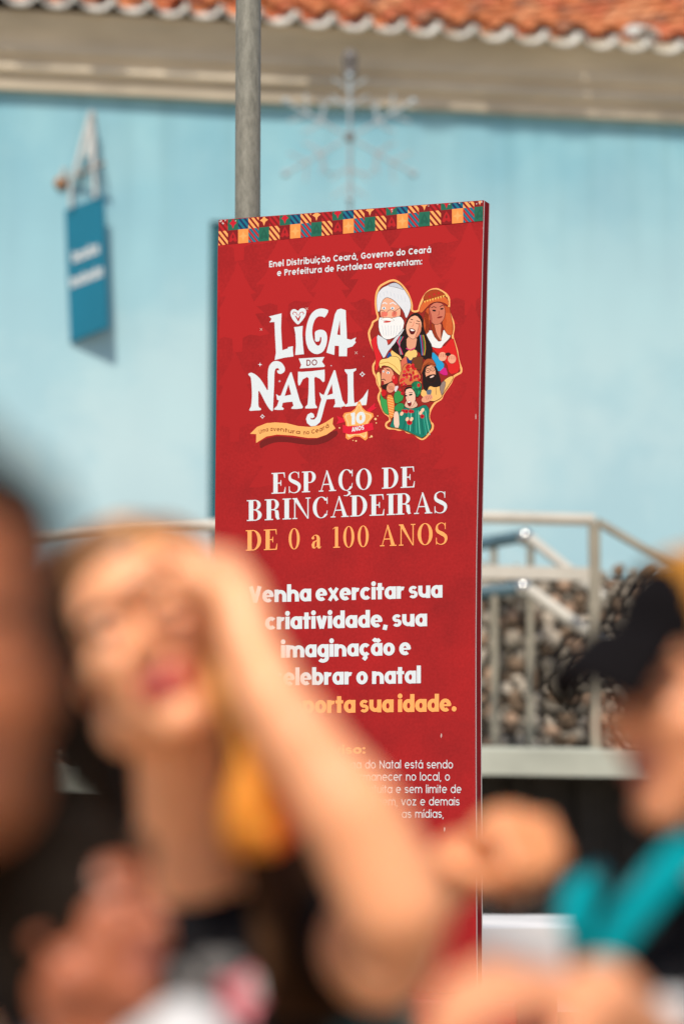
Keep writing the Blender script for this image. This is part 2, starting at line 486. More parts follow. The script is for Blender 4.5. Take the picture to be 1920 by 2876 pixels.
# ------------------------------------------------------------------ raised ramp, railings, stone wall
M_conc = mat("pale_green_concrete", (0.40, 0.43, 0.38), 0.8, var=0.15, scale=3, bump=0.2)
M_rail = mat("painted_rail", (0.50, 0.48, 0.43), 0.38, var=0.12, scale=5)
M_post = mat("painted_post", (0.27, 0.25, 0.20), 0.55, var=0.15, scale=5)
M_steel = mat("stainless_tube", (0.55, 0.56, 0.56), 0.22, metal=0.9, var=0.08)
M_bluetube = mat("blue_grey_tube", (0.07, 0.14, 0.18), 0.4, var=0.2)
M_mortar = mat("dark_mortar", (0.055, 0.045, 0.035), 0.95, var=0.4, scale=12)
M_stone = [mat("stone_grey", (0.27, 0.235, 0.19), 0.9, var=0.35, scale=14, bump=0.5), mat("stone_pale", (0.46, 0.40, 0.33), 0.9, var=0.25, scale=14, bump=0.5),
           mat("stone_brown", (0.17, 0.115, 0.075), 0.9, var=0.3, scale=14, bump=0.5), mat("stone_pink", (0.37, 0.25, 0.175), 0.9, var=0.25, scale=14, bump=0.5)]
Lx = [(-6, 13.9, 1.33), (-3, 13.3, 1.36), (-1.25, 12.95, 1.42), (-0.2, 12.8, 1.487), (0.8, 12.85, 1.500), (1.4, 12.9, 1.49), (3.4, 13.2, 1.47), (6, 13.6, 1.45)]
ramp = empty("raised_walkway", (0, 13, 0), 0, "pale concrete walkway raised over a dark recess behind the sign", "walkway")
rel = lambda p: (p[0], p[1] - 13, p[2])
b = MB()
rows = []
for x, y, z in Lx:
    rows.append([rel((x, y, z)), rel((x, y - 0.006, z - 0.02)), rel((x, y, z - 0.15)), rel((x, y + 1.1, z - 0.15)), rel((x, y + 1.1, z))])
b.grid(rows, M_conc, True); b.cap(rows[0], M_conc); b.cap(rows[-1][::-1], M_conc)
b.build("slab", ramp)
for x, y, z in Lx[0:1] + Lx[2:3] + Lx[4:]:
    b = MB(); b.box(rel((x - 0.12, y + 0.7, 0)), rel((x + 0.12, y + 0.94, z - 0.152)), M_mortar); b.build("pier", ramp)
# folded black sheet put in for the shade of the space below
M_recess = mat("recess_black", (0.012, 0.011, 0.011), 0.9, var=0.3, scale=6)
M_recess2 = mat("recess_brown_black", (0.028, 0.020, 0.015), 0.9, var=0.3, scale=6)
b = MB()
rows = []
for i in range(241):
    x = -6 + 12 * i / 240
    # walkway edge line at this x
    for (xa, ya, za), (xb, yb, zb) in zip(Lx, Lx[1:]):
        if xa <= x <= xb + 1e-6:
            t = (x - xa) / (xb - xa); yy, zz = ya + (yb - ya) * t, za + (zb - za) * t
    f = 0.35 + 0.035 * math.sin(i * 1.1) + 0.02 * math.sin(i * 2.7)
    rows.append([rel((x, yy + f, zz - 0.152)), rel((x, yy + f + 0.01 * math.sin(i), zz * 0.5)), rel((x, yy + f + 0.03, 0.0))])
b.grid(rows, M_recess)
tag(b.build("recess_shade_sheet", None, smooth=True), "folded black sheet standing in for the shade below the concrete walkway", "cloth").location = (0, 13, 0)
# stone wall
b = MB()
b.box((-7, 14.25, 0), (7, 14.7, 2.50), M_mortar)
rnd = random.Random(11)
z = 1.2
row = 0
while z < 2.53:
    x = -2.5 + rnd.uniform(0, 0.1)
    while x < 2.9:
        r = rnd.uniform(0.02, 0.056)
        m = rnd.choices(M_stone, (4, 3, 3, 2))[0]
        eu = Euler((rnd.uniform(-.5, .5), rnd.uniform(-3, 3), rnd.uniform(-.5, .5))).to_matrix()
        i0 = len(b.v)
        b.ball((x + r, 14.25 - rnd.uniform(-0.01, 0.03), z + rnd.uniform(-.02, .02)), r, m, 6, 4, (rnd.uniform(.9, 1.35), 0.75, rnd.uniform(.7, 1.0)), eu)
        cc = Vector((x + r, 14.25, z))
        for i in range(i0, len(b.v)):       # chipped, angular faces
            v = Vector(b.v[i]); h_ = math.sin(v.x * 91 + v.z * 57) * math.sin(v.z * 83 - v.x * 41)
            b.v[i] = tuple(cc + (v - cc) * (1 + .16 * h_))
        x += 2 * r + rnd.uniform(-0.008, 0.016)
    z += 0.066
    row += 1
tag(b.build("stone_wall", None, smooth=True), "rough rubble stone wall of rounded brown and grey stones behind the railing", "wall")
# front railing
gr = empty("walkway_railing", (0, 13, 0), 0, "pale painted metal railing with two rails along the walkway edge", "railing")
def along(h, dy=0.06, pts=Lx): return [rel((x, y + dy, z + h)) for x, y, z in pts]
RX = 1.355                       # rail ends at the post here
Lr = Lx[:5] + [(RX, 12.9, 1.49)]
b = MB(); b.tube(along(1.225, pts=Lr), 0.033, M_rail, 12); b.build("top_rail", gr, smooth=True)
b = MB()
pts = along(0.93, pts=Lr)
for p, q in zip(pts, pts[1:]):
    b.face([(p[0], p[1] - .02, p[2] - .035), (q[0], q[1] - .02, q[2] - .035), (q[0], q[1] - .02, q[2] + .035), (p[0], p[1] - .02, p[2] + .035)], M_rail)
    b.face([(p[0], p[1] + .02, p[2] + .035), (q[0], q[1] + .02, q[2] + .035), (q[0], q[1] + .02, q[2] - .035), (p[0], p[1] + .02, p[2] - .035)], M_rail)
    b.face([(p[0], p[1] - .02, p[2] + .035), (q[0], q[1] - .02, q[2] + .035), (q[0], q[1] + .02, q[2] + .035), (p[0], p[1] + .02, p[2] + .035)], M_rail)
    b.face([(p[0], p[1] + .02, p[2] - .035), (q[0], q[1] + .02, q[2] - .035), (q[0], q[1] - .02, q[2] - .035), (p[0], p[1] - .02, p[2] - .035)], M_rail)
b.build("lower_rail", gr)
for xpost, ypost, zb in ((RX, 12.96, 1.49), (-1.25, 13.01, 1.42), (-3, 13.36, 1.36)):
    b = MB(); b.box(rel((xpost - .03, ypost - .03, zb)), rel((xpost + .03, ypost + .03, zb + 1.215)), M_post); b.build("post", gr, bevel=0.006)
# stair rail going down to the right from the end post
b = MB()
e0 = P(1692, 1474, 12.96); e1 = P(1925, 1610, 12.2); e2 = P(2250, 1800, 11.2)
b.tube([(p.x, p.y - 13, p.z) for p in (P(1674, 1464, 12.96), e0, e1, e2)], 0.024, M_post, 12); b.build("sloping_rail", gr, smooth=True)
# two stair handrails behind it
def handrail(label, tube_pts, knob, slope_pts, posts, r, rs):
    t = empty("stair_handrail", (0, 13.5, 0), 0, label, "handrail", "stair handrails behind the railing")
    q = lambda p: (p.x, p.y - 13.5, p.z)
    bb = MB(); bb.tube([q(p) for p in tube_pts], r, M_bluetube, 12); bb.build("upper_tube", t, smooth=True)
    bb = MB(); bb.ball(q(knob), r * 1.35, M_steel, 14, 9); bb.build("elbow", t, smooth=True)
    bb = MB(); bb.tube([q(p) for p in slope_pts], rs, M_rail, 12); bb.build("sloping_tube", t, smooth=True)
    for (a, c) in posts:
        bb = MB(); bb.tube([q(a), q(c)], 0.022, M_post, 10); bb.build("post", t, smooth=True)
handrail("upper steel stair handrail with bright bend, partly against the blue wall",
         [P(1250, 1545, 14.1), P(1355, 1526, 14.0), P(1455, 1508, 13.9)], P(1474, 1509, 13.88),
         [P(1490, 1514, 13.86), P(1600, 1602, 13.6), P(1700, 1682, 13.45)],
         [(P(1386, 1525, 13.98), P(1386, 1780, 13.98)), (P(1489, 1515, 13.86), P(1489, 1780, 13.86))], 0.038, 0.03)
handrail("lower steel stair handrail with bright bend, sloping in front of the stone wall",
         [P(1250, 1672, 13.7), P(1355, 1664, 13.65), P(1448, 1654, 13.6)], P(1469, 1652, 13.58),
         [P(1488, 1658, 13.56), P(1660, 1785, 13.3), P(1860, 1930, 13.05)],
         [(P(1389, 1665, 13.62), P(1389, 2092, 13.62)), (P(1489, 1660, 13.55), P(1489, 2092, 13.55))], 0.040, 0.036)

# ------------------------------------------------------------------ white table
M_cloth = mat("white_tablecloth", (0.66, 0.66, 0.68), 0.8, var=0.05, scale=4, bump=0.15, bscale=8)
TZ = P(1500, 2602, 8.8).z
ta = P(1120, 2602, 8.8); tb_ = P(1720, 2602, 8.8)
tbl = empty("folding_table", ((ta.x + tb_.x) / 2, 9.15, 0), 0, "folding table under a white cloth standing behind the red sign", "table")
hw = (tb_.x - ta.x) / 2
b = MB(); b.box((-hw + .01, -0.33, TZ - 0.04), (hw - .01, 0.33, TZ - 0.004), M_post); b.build("tabletop", tbl)
for sx in (-1, 1):
    for sy in (-1, 1):
        b = MB(); b.tube([(sx * (hw - .06), sy * .28, 0), (sx * (hw - .06), sy * .28, TZ - .041)], 0.014, M_post, 8); b.build("leg", tbl)
cl = MB()
n = 60
ring = lambda ins, z, wob: [((hw - ins + wob * math.sin(k * 2.1) * .012) * (max(-1, min(1, 1.6 * math.cos(2 * math.pi * k / n)))), (0.345 - ins + wob * math.sin(k * 1.7) * .012) * (max(-1, min(1, 1.6 * math.sin(2 * math.pi * k / n)))), z) for k in range(n)]
cl.grid([ring(0.02, TZ, 0), ring(0, TZ - 0.008, 0), ring(-0.005, TZ - 0.12, 0.6), ring(-0.012, TZ - 0.3, 1.4)], M_cloth, True)
cl.cap(ring(0.02, TZ, 0)[::-1], M_cloth)
o = cl.build("tablecloth", None, smooth=True); o.location = tbl.location
tag(o, "white cloth draped over the folding table behind the red sign", "tablecloth")

# ------------------------------------------------------------------ the red sign
TH = R(23.0)
SO = P(980, 1500, 7.2)                       # a point of the printed face
SU = Vector((math.cos(TH), -math.sin(TH), 0))
SN = Vector((-math.sin(TH), -math.cos(TH), 0))   # out of the face, towards the viewer
SB_ = Vector((SO.x, SO.y, 0))
cam_d.dof.focus_distance = (SO - CAM).dot(Vector((0, math.cos(PITCH), math.sin(PITCH))))
sign = empty("banner_sign", SB_, -TH, "tall red double sided Christmas banner sign with checkered top border and white lettering", "sign")
def S(px, py):
    """photo pixel -> (u, v) on the face: u along it from its foot, v height above ground"""
    d = P(px, py, 7.0) - CAM
    t = (SO - CAM).dot(SN) / d.dot(SN)
    q = CAM + d * t - SB_
    return (q.dot(SU), q.z)
def L3(uv, wz=0.0):
    """face coordinates + distance in front -> local coordinates of the sign"""
    return (uv[0], -wz, uv[1])
def zc(ox, oy, s):
    return lambda x, y: (ox + x / s, oy + y / s)

def flat(name, col, rough=0.6, spec=0.12):
    return mat(name, col, rough, spec=spec)
def red_print():
    m = bpy.data.materials.new("red_print"); m.use_nodes = True
    n = m.node_tree; bs = n.nodes["Principled BSDF"]
    bs.inputs["Roughness"].default_value = 0.6; bs.inputs["Specular IOR Level"].default_value = 0.12
    tc = n.nodes.new("ShaderNodeTexCoord")
    no = n.nodes.new("ShaderNodeTexNoise"); no.inputs["Scale"].default_value = 5; no.inputs["Detail"].default_value = 9; no.inputs["Roughness"].default_value = 0.65
    n.links.new(tc.outputs["Object"], no.inputs["Vector"])
    r_ = n.nodes.new("ShaderNodeValToRGB"); r_.color_ramp.elements[0].position = 0.3; r_.color_ramp.elements[1].position = 0.72
    r_.color_ramp.elements[0].color = (0.265, 0.013, 0.015, 1); r_.color_ramp.elements[1].color = (0.39, 0.016, 0.018, 1)
    n.links.new(no.outputs["Fac"], r_.inputs[0])
    n2 = n.nodes.new("ShaderNodeTexNoise"); n2.inputs["Scale"].default_value = 130; n2.inputs["Detail"].default_value = 4
    n.links.new(tc.outputs["Object"], n2.inputs["Vector"])
    r2 = n.nodes.new("ShaderNodeValToRGB"); r2.color_ramp.elements[0].position = 0.3; r2.color_ramp.elements[1].position = 0.7
    r2.color_ramp.elements[0].color = (0.9, 0.85, 0.85, 1); r2.color_ramp.elements[1].color = (1.08, 1.1, 1.1, 1)
    n.links.new(n2.outputs["Fac"], r2.inputs[0])
    mx = n.nodes.new("ShaderNodeMix"); mx.data_type = 'RGBA'; mx.blend_type = 'MULTIPLY'; mx.inputs[0].default_value = 1
    n.links.new(r_.outputs[0], mx.inputs[6]); n.links.new(r2.outputs[0], mx.inputs[7]); n.links.new(mx.outputs[2], bs.inputs["Base Color"])
    return m
M_red = red_print()
M_core = mat("maroon_edge", (0.24, 0.008, 0.014), 0.75, var=0.15, scale=6, spec=0.1)
M_foam = mat("white_foam_edge", (0.78, 0.74, 0.74), 0.6)
M_redbox = mat("red_plinth_paint", (0.30, 0.02, 0.02), 0.45, var=0.15, scale=5)
C_white = flat("print_white", (0.62, 0.70, 0.76))
C_oran = flat("print_orange", (0.88, 0.29, 0.075))
C_lor = flat("print_light_orange", (0.92, 0.37, 0.12))
C_dred = flat("print_dark_red", (0.20, 0.012, 0.014))
C_mred = flat("print_mid_red", (0.42, 0.016, 0.02))
C_bred = flat("print_bright_red", (0.52, 0.012, 0.03))
C_green = flat("print_green", (0.018, 0.13, 0.085))
C_dgreen = flat("print_dark_green", (0.014, 0.10, 0.068))
C_blue = flat("print_teal_blue", (0.01, 0.155, 0.24))
C_navy = flat("print_navy", (0.012, 0.03, 0.10))
C_tree = flat("print_tree_red", (0.39, 0.016, 0.018))
C_tree2 = flat("print_faint_tree_red", (0.355, 0.015, 0.017))

# boards, following the slightly bowed edges of the photographed panel
Ledge = [(615, 616.5), (611.5, 690), (609, 983), (603.5, 1470), (601, 1900), (600, 2790)]
Redge = [(1358.5, 561.5), (1353.5, 740), (1336.5, 1560), (1334.7, 1800), (1335, 2100), (1338, 2790)]
def edge_at(E_, y):
    for (x0, y0), (x1, y1) in zip(E_, E_[1:]):
        if y <= y1 or (x1, y1) == E_[-1]: return x0 + (x1 - x0) * (y - y0) / (y1 - y0)
NR = 24
lefts, rights = [], []
for i in range(NR + 1):
    t = i / NR
    yl = 616.5 + (2790 - 616.5) * t; yr = 561.5 + (2790 - 561.5) * t
    lefts.append(S(edge_at(Ledge, yl), yl)); rights.append(S(edge_at(Redge, yr), yr))
def slab(name, y0, y1, mside, mface):
    mb = MB(); p = lambda q, y: (q[0], y, q[1])
    for i in range(NR):
        a, c, d, e = lefts[i], rights[i], rights[i + 1], lefts[i + 1]
        mb.face([p(e, y0), p(d, y0), p(c, y0), p(a, y0)], mface)
        mb.face([p(a, y1), p(c, y1), p(d, y1), p(e, y1)], mface)
        mb.face([p(c, y0), p(d, y0), p(d, y1), p(c, y1)], mside)
        mb.face([p(e, y0), p(a, y0), p(a, y1), p(e, y1)], mside)
    mb.face([p(lefts[0], y0), p(rights[0], y0), p(rights[0], y1), p(lefts[0], y1)], mside)
    mb.face([p(lefts[-1], y1), p(rights[-1], y1), p(rights[-1], y0), p(lefts[-1], y0)], mside)
    return mb.build(name, sign)
slab("front_board", 0.0, 0.007, M_foam, M_red)
core = slab("core", 0.0073, 0.0455, M_core, M_core)
slab("back_board", 0.0458, 0.0525, M_foam, M_red)
pz = S(1250, 2790)[1]
ul, ur = S(600, 2790)[0] - 0.1, S(1500, 2790)[0]
b = MB(); b.box((ul, -0.16, 0.0), (ur, 0.22, pz - 0.002), M_redbox)
b.build("plinth", sign, bevel=0.012)

class Ink(MB):
    """flat print on the sign's face: every piece sits a hair above the last"""
    def __init__(s, base=0.00025, dz=0.000006):
        super().__init__(); s.z = base; s.dz = dz
    def up(s): s.z += s.dz
    def poly(s, uvs, m, holes=()):
        loops = [uvs] + list(holes)
        flatl = [p for l in loops for p in l]
        for t in tessellate_polygon([[Vector((u, v, 0)) for u, v in l] for l in loops]):
            p = [flatl[i] for i in t]
            ar = (p[1][0] - p[0][0]) * (p[2][1] - p[0][1]) - (p[2][0] - p[0][0]) * (p[1][1] - p[0][1])
            if ar < 0: p = p[::-1]
            s.face([L3(q, s.z) for q in p], m)
        s.up()
    def strip(s, A, B, m):
        for i in range(len(A) - 1):
            s.face([L3(A[i], s.z), L3(A[i + 1], s.z), L3(B[i + 1], s.z), L3(B[i], s.z)], m)
        s.up()

def smooth_poly(pts, it=2):
    for _ in range(it):
        q = []
        for i in range(len(pts)):
            a, c = pts[i], pts[(i + 1) % len(pts)]
            # keep sharp corners
            q.append((a[0] * .78 + c[0] * .22, a[1] * .78 + c[1] * .22)); q.append((a[0] * .22 + c[0] * .78, a[1] * .22 + c[1] * .78))
        pts = q
    return pts
def ell(cx, cy, rx, ry, rot=0.0, n=20):
    c, s_ = math.cos(rot), math.sin(rot)
    return [(cx + rx * math.cos(2 * math.pi * k / n) * c - ry * math.sin(2 * math.pi * k / n) * s_, cy + rx * math.cos(2 * math.pi * k / n) * s_ + ry * math.sin(2 * math.pi * k / n) * c) for k in range(n)]

# --- checkered border --------------------------------------------------------
uL, uR = S(613, 640)[0], S(1357, 600)[0]
c1, c24 = S(639.8, 640)[0], S(1331.6, 590)[0]
cw = (c24 - c1) / 23.0
vb = S(985, (687.4 + 620.6) / 2)[1]; vm = S(985, (648.4 + 579.5) / 2)[1]; vt = vm + (vm - vb)
vlt, vrt = S(613, 617)[1], S(1357, 562)[1]
topv = lambda u: vlt + (vrt - vlt) * (u - uL) / (uR - uL) - 0.0012
ink = Ink()
def clip(poly):
    """keep the part of a polygon that lies on the board"""
    def cut(pl_, ins, isec):
        out = []
        for i in range(len(pl_)):
            a, c = pl_[i], pl_[(i + 1) % len(pl_)]
            if ins(a): out.append(a)
            if ins(a) != ins(c): out.append(isec(a, c))
        return out
    def cross(f):
        def g(a, c):
            fa, fc = f(a), f(c); t = fa / (fa - fc)
            return (a[0] + (c[0] - a[0]) * t, a[1] + (c[1] - a[1]) * t)
        return g
    for f in (lambda p: p[0] - uL - 0.001, lambda p: uR - 0.001 - p[0], lambda p: topv(p[0]) - p[1]):
        if len(poly) < 3: return []
        poly = cut(poly, lambda p: f(p) >= 0, cross(f))
    return poly
def put(poly, m):
    q = clip(poly)
    if len(q) >= 3: ink.poly(q, m)
def clip_cell(poly, u0, v0, u1, v1):
    for f in (lambda p: p[0] - u0, lambda p: u1 - p[0], lambda p: p[1] - v0, lambda p: v1 - p[1]):
        out = []
        for i in range(len(poly)):
            a, c = poly[i], poly[(i + 1) % len(poly)]
            if f(a) >= 0: out.append(a)
            if (f(a) >= 0) != (f(c) >= 0):
                t = f(a) / (f(a) - f(c)); out.append((a[0] + (c[0] - a[0]) * t, a[1] + (c[1] - a[1]) * t))
        poly = out
        if len(poly) < 3: return []
    return poly
def star4(cx, cy, rx, ry, k=0.28):
    p = []
    for i in range(4):
        a = math.pi / 2 * i; 
        p.append((cx + rx * math.cos(a), cy + ry * math.sin(a)))
        a += math.pi / 4
        p.append((cx + rx * k * 1.15 * math.cos(a) * 1.2, cy + ry * k * 1.15 * math.sin(a) * 1.2))
    return p
def cell(i, row):
    u0 = c1 + (i - 1) * cw; u1 = u0 + cw
    v0 = vb if row == 0 else vm; v1 = vm if row == 0 else vt
    h = v1 - v0; cx, cy = (u0 + u1) / 2, (v0 + v1) / 2
    rect = [(u0, v0), (u1, v0), (u1, v1), (u0, v1)]
    def stripes(bgc, fg, ph=0.0):
        put(rect, bgc)
        for k in range(-2, 4):
            a = u0 + (k + ph) * cw * 0.5
            q = clip_cell([(a, v1), (a + cw * 0.27, v1), (a + cw * 0.27 + cw, v0), (a + cw, v0)], u0, v0, u1, v1)
            if q: put(q, fg)
    t = i % 5
    if row == 0:
        if t == 0: stripes(C_dred, C_lor)
        elif t == 3: stripes(C_mred, C_blue)
        elif t == 2:
            put(rect, C_oran); put(star4(cx, cy, cw * .42, h * .38), C_lor)
        else:
            bgc, fg = (C_dred, C_mred) if t == 1 else (C_green, C_dgreen)
            put(rect, bgc)
            put([(cx, cy + h * .40), (cx - cw * .22, cy + h * .12), (cx - cw * .40, cy - h * .28), (cx - cw * .2, cy - h * .36), (cx, cy - h * .22), (cx + cw * .2, cy - h * .36), (cx + cw * .40, cy - h * .28), (cx + cw * .22, cy + h * .12)], fg)
            put([(cx, cy + h * .22), (cx - cw * .12, cy - h * .02), (cx, cy - h * .12), (cx + cw * .12, cy - h * .02)], bgc)
    else:
        if t == 0: stripes(C_dred, C_mred)
        elif t == 2: stripes(C_navy, C_blue)
        elif t == 3: stripes(C_dred, C_lor)
        elif t == 1:
            put(rect, C_green); put(star4(cx, cy, cw * .36, h * .42, 0.36), C_bred)
        else:
            put(rect, C_dred); put(star4(cx, cy, cw * .40, h * .42, 0.32), C_lor)
for i in range(0, 26):
    for row in (0, 1): cell(i, row)
# scuffed print at the corners and along the top edge
C_scuff = flat("print_scuff", (0.55, 0.42, 0.40))
rs = random.Random(5)
for px, py, r in ((620, 621, 5), (627, 627, 4), (633, 618, 3), (1352, 566, 4), (1345, 569, 3), (1338, 572, 2.4), (1290, 570, 3), (1318, 568, 2), (1228, 573, 2.5), (1100, 588, 3), (1102, 593, 2), (1203, 578, 2), (663, 620, 2), (1262, 573, 2), (1357, 610, 2), (1356, 640, 1.5)):
    cx, cy = S(px, py); k = r * 0.00106
    put([(cx + k * rs.uniform(.4, 1.3) * math.cos(a), cy + k * rs.uniform(.4, 1.3) * math.sin(a)) for a in [j * math.pi / 3.5 for j in range(7)]], C_scuff)
ink.build("checkered_border", sign)
# chips along the right edge and small nicks in the print
for px, py, rx_, ry_ in ((1336, 1170, 1.2, 10), (1239, 2066, 1.8, 8), (1248, 2330, 2, 7)):
    ink = Ink(0.0012)
    cx, cy = S(px, py); k = 0.00106
    ink.poly([(cx + k * rx_ * rs.uniform(.6, 1.2) * math.cos(a), cy + k * ry_ * rs.uniform(.6, 1.2) * math.sin(a)) for a in [j * math.pi / 4 for j in range(8)]], C_scuff)
    ink.build("print_chip", sign)

# --- faint fir trees ---------------------------------------------------------
ink = Ink(0.00006, 0.000005)
def right_edge(v):
    for a, c in zip(rights, rights[1:]):
        if c[1] <= v <= a[1]: return a[0] + (c[0] - a[0]) * (v - a[1]) / (c[1] - a[1])
    return uR
def fir(px, py, wpx, hpx, m):
    cx, cy = S(px, py); k = 0.00106 * 1.087; w_, h_ = wpx * k, hpx * k / 1.087
    q = [(0, 0), (.06, -.10), (.12, -.20), (.22, -.31), (.30, -.37), (.19, -.375), (.28, -.50), (.42, -.60), (.27, -.60), (.37, -.72), (.5, -.83), (.34, -.845), (.20, -.82), (.08, -.85), (.07, -1.0)]
    poly = q + [(-x, y) for x, y in q[::-1][:-1]]
    rj = random.Random(int(px * 7 + py))
    poly = [(cx + (x + rj.uniform(-.012, .012)) * w_, cy + (y + rj.uniform(-.008, .008)) * h_) for x, y in poly]
    lim = S(985, 655)[1] - 0.003
    out = []
    for i in range(len(poly)):
        a, c = poly[i], poly[(i + 1) % len(poly)]
        fa, fc = vb - 0.001 - a[1], vb - 0.001 - c[1]
        if fa >= 0: out.append(a)
        if (fa >= 0) != (fc >= 0):
            t = fa / (fa - fc); out.append((a[0] + (c[0] - a[0]) * t, a[1] + (c[1] - a[1]) * t))
    o2 = []
    for p in out: o2.append((min(max(p[0], uL + .004), right_edge(p[1]) - .004), p[1]))
    if len(o2) > 3: ink.poly(o2, m)
for px, py, mm in ((672, 480, C_tree), (925, 500, C_tree), (1189, 470, C_tree), (795, 640, C_tree), (1058, 625, C_tree), (1318, 620, C_tree),
                   (668, 735, C_tree), (925, 722, C_tree), (1190, 700, C_tree), (795, 880, C_tree2), (1325, 850, C_tree2),
                   (660, 985, C_tree2), (920, 960, C_tree2), (1190, 1010, C_tree2), (1310, 1090, C_tree2), (790, 1150, C_tree2)):
    fir(px, py, 190, 265, mm)
ink.build("fir_pattern", sign)

# --- lettering engine: monoline sans ----------------------------------------
def arc(cx, cy, rx, ry, a0, a1, n=14):
    return [(cx + rx * math.cos(R(a0 + (a1 - a0) * i / n)), cy + ry * math.sin(R(a0 + (a1 - a0) * i / n))) for i in range(n + 1)]
KY = 1.0
def sans(ch, w, asc=1.40, cap=1.30):
    """strokes (points, closed) and advance of a letter; x-height 1"""
    h = w / 2; r = (1 - w) / 2; ry = 0.5 - h * KY + 0.015
    O = lambda: (arc(.5, .5, r, ry, 0, 360, 26)[:-1], True)
    stem = lambda x, y0, y1: ([(x, y0), (x, y1)], False)
    base = {"ç": "c", "ã": "a", "á": "a", "í": "ı", "Ç": "C"}.get(ch, ch)
    st, adv = [], 1.0
    if base == 'o': st = [O()]
    elif base == 'a': st = [O(), stem(1 - h, 0, 1)]
    elif base == 'd': st = [O(), stem(1 - h, 0, asc)]
    elif base == 'b': st = [O(), stem(h, 0, asc)]
    elif base == 'p': st = [O(), stem(h, -.4, 1)]
    elif base == 'g': st = [O(), ([(1 - h, 1), (1 - h, -.08)] + arc(.5, -.08, r, .30 - h * .35, 0, -150, 10), False)]
    elif base == 'c': st = [(arc(.5, .5, r, ry, 42, 318, 20), False)]; adv = .93
    elif base == 'e': st = [(arc(.5, .5, r, ry, -6, 312, 22), False), ([(h, .5 - h * .05), (1 - h * .4, .5 - h * .05)], False, .55)]; 
    elif base in 'nhr':
        rn = .40 - h * .35; top = 1 - h
        x1 = h + 2 * rn
        st = [stem(h, 0, asc if base == 'h' else 1)]
        if base == 'r': st.append((arc(h + rn * .95, top - rn, rn * .95, rn + .0, 165, 68, 8), False)); adv = h + rn * 1.45
        else: st.append((arc(h + rn, top - rn, rn, rn, 165, 0, 12) + [(x1, 0)], False)); adv = x1 + h
    elif base == 'm':
        rn = .345 - h * .22; top = 1 - h; x1 = h + 2 * rn; x2 = x1 + 2 * rn
        st = [stem(h, 0, 1), (arc(h + rn, top - rn, rn, rn, 165, 0, 12) + [(x1, 0)], False), (arc(x1 + rn, top - rn, rn, rn, 165, 0, 12) + [(x2, 0)], False)]; adv = x2 + h
    elif base == 'u':
        rn = .40 - h * .35; x1 = h + 2 * rn
        st = [([(h, 1), (h, h + rn)] + arc(h + rn, h + rn, rn, rn, 180, 345, 12), False), stem(x1, 0, 1)]; adv = x1 + h
    elif base in 'iı': 
        st = [stem(h, 0, 1)]; adv = w
        if base == 'i': st.append((('dot', h, 1.26, max(h * 1.12, .09)), None))
    elif base == 'l': st = [stem(h, 0, asc)]; adv = w
    elif base == 't':
        x = h + .13; st = [stem(x, 0, 1.30), ([(0, 1 - h * .8), (x + h + .17, 1 - h * .8)], False, .85)]; adv = x + h + .17
    elif base == 'f':
        x = h + .13; st = [([(x, 0), (x, asc - h - .2)] + arc(x + .22, asc - h - .2, .22, .2, 180, 80, 8), False), ([(0, 1 - h), (x + h + .16, 1 - h)], False)]; adv = x + h + .2
    elif base == 's':
        hs_ = h * (.8 if w > .28 else 1)
        rx = .38 - hs_; h2_ = hs_ * KY
        ru = (1 - 2 * h2_) / 4 + .008
        c = .38
        up_ = arc(c, 1 - h2_ - ru, rx, ru, 28, 270, 14); dn = arc(c, h2_ + ru, rx, ru, 90, -152, 14)
        st = [(up_[:-1] + dn, False, .8)]; adv = .76
    elif base == 'v': st = [([(h * .95, 1), (.46, 0)], False), ([(.46, 0), (.92 - h * .95, 1)], False)]; adv = .92
    elif base == 'x': st = [([(h * .8, 1), (.96 - h * .8, 0)], False, .86), ([(h * .8, 0), (.96 - h * .8, 1)], False, .86)]; adv = .96
    elif base == 'z': st = [([(.05, 1 - h), (.78, 1 - h)], False), ([(.66 - h * .2, 1 - h), (.1 + h * .2, h)], False), ([(.03, h), (.8, h)], False)]; adv = .83
    elif base == ',': st = [([(h + .04, h), (h - .06, -.22)], False)]; adv = w + .05
    elif base == '.': st = [(('dot', h * 1.1, h * 1.1, h * 1.15), None)]; adv = w * 1.15
    elif base == ':': st = [(('dot', h, h * 1.1, h * 1.1), None), (('dot', h, .86 - h * .2, h * 1.1), None)]; adv = w * 1.1
    elif base == ' ': adv = .42 if w < .3 else .27
    elif base == 'E': st = [stem(h, 0, cap)] + [([(h, y), (.76, y)], False) for y in (h, cap / 2, cap - h)]; adv = .78
    elif base == 'F': st = [stem(h, 0, cap)] + [([(h, y), (.72, y)], False) for y in (cap / 2 - .03, cap - h)]; adv = .74
    elif base == 'V': st = [([(h, cap), (.56, 0)], False), ([(.56, 0), (1.12 - h, cap)], False)]; adv = 1.12
    elif base == 'N': st = [stem(h, 0, cap), stem(1.05 - h, 0, cap), ([(h, cap - h), (1.05 - h, h)], False)]; adv = 1.05
    elif base == 'A': st = [([(h, 0), (.56, cap)], False), ([(.56, cap), (1.12 - h, 0)], False), ([(.28, cap * .3), (.84, cap * .3)], False)]; adv = 1.12
    elif base == 'D': st = [stem(h, 0, cap), ([(h, cap - h), (.42, cap - h)] + arc(.42, cap / 2, .62 - h, cap / 2 - h, 90, -90, 14) + [(h, h)], False)]; adv = 1.04
    elif base == 'O': st = [(arc(.64, cap / 2, .64 - h, cap / 2 - h, 0, 360, 26)[:-1], True)]; adv = 1.28
    elif base == 'S':
        ru = (cap - w) / 4; c = .45
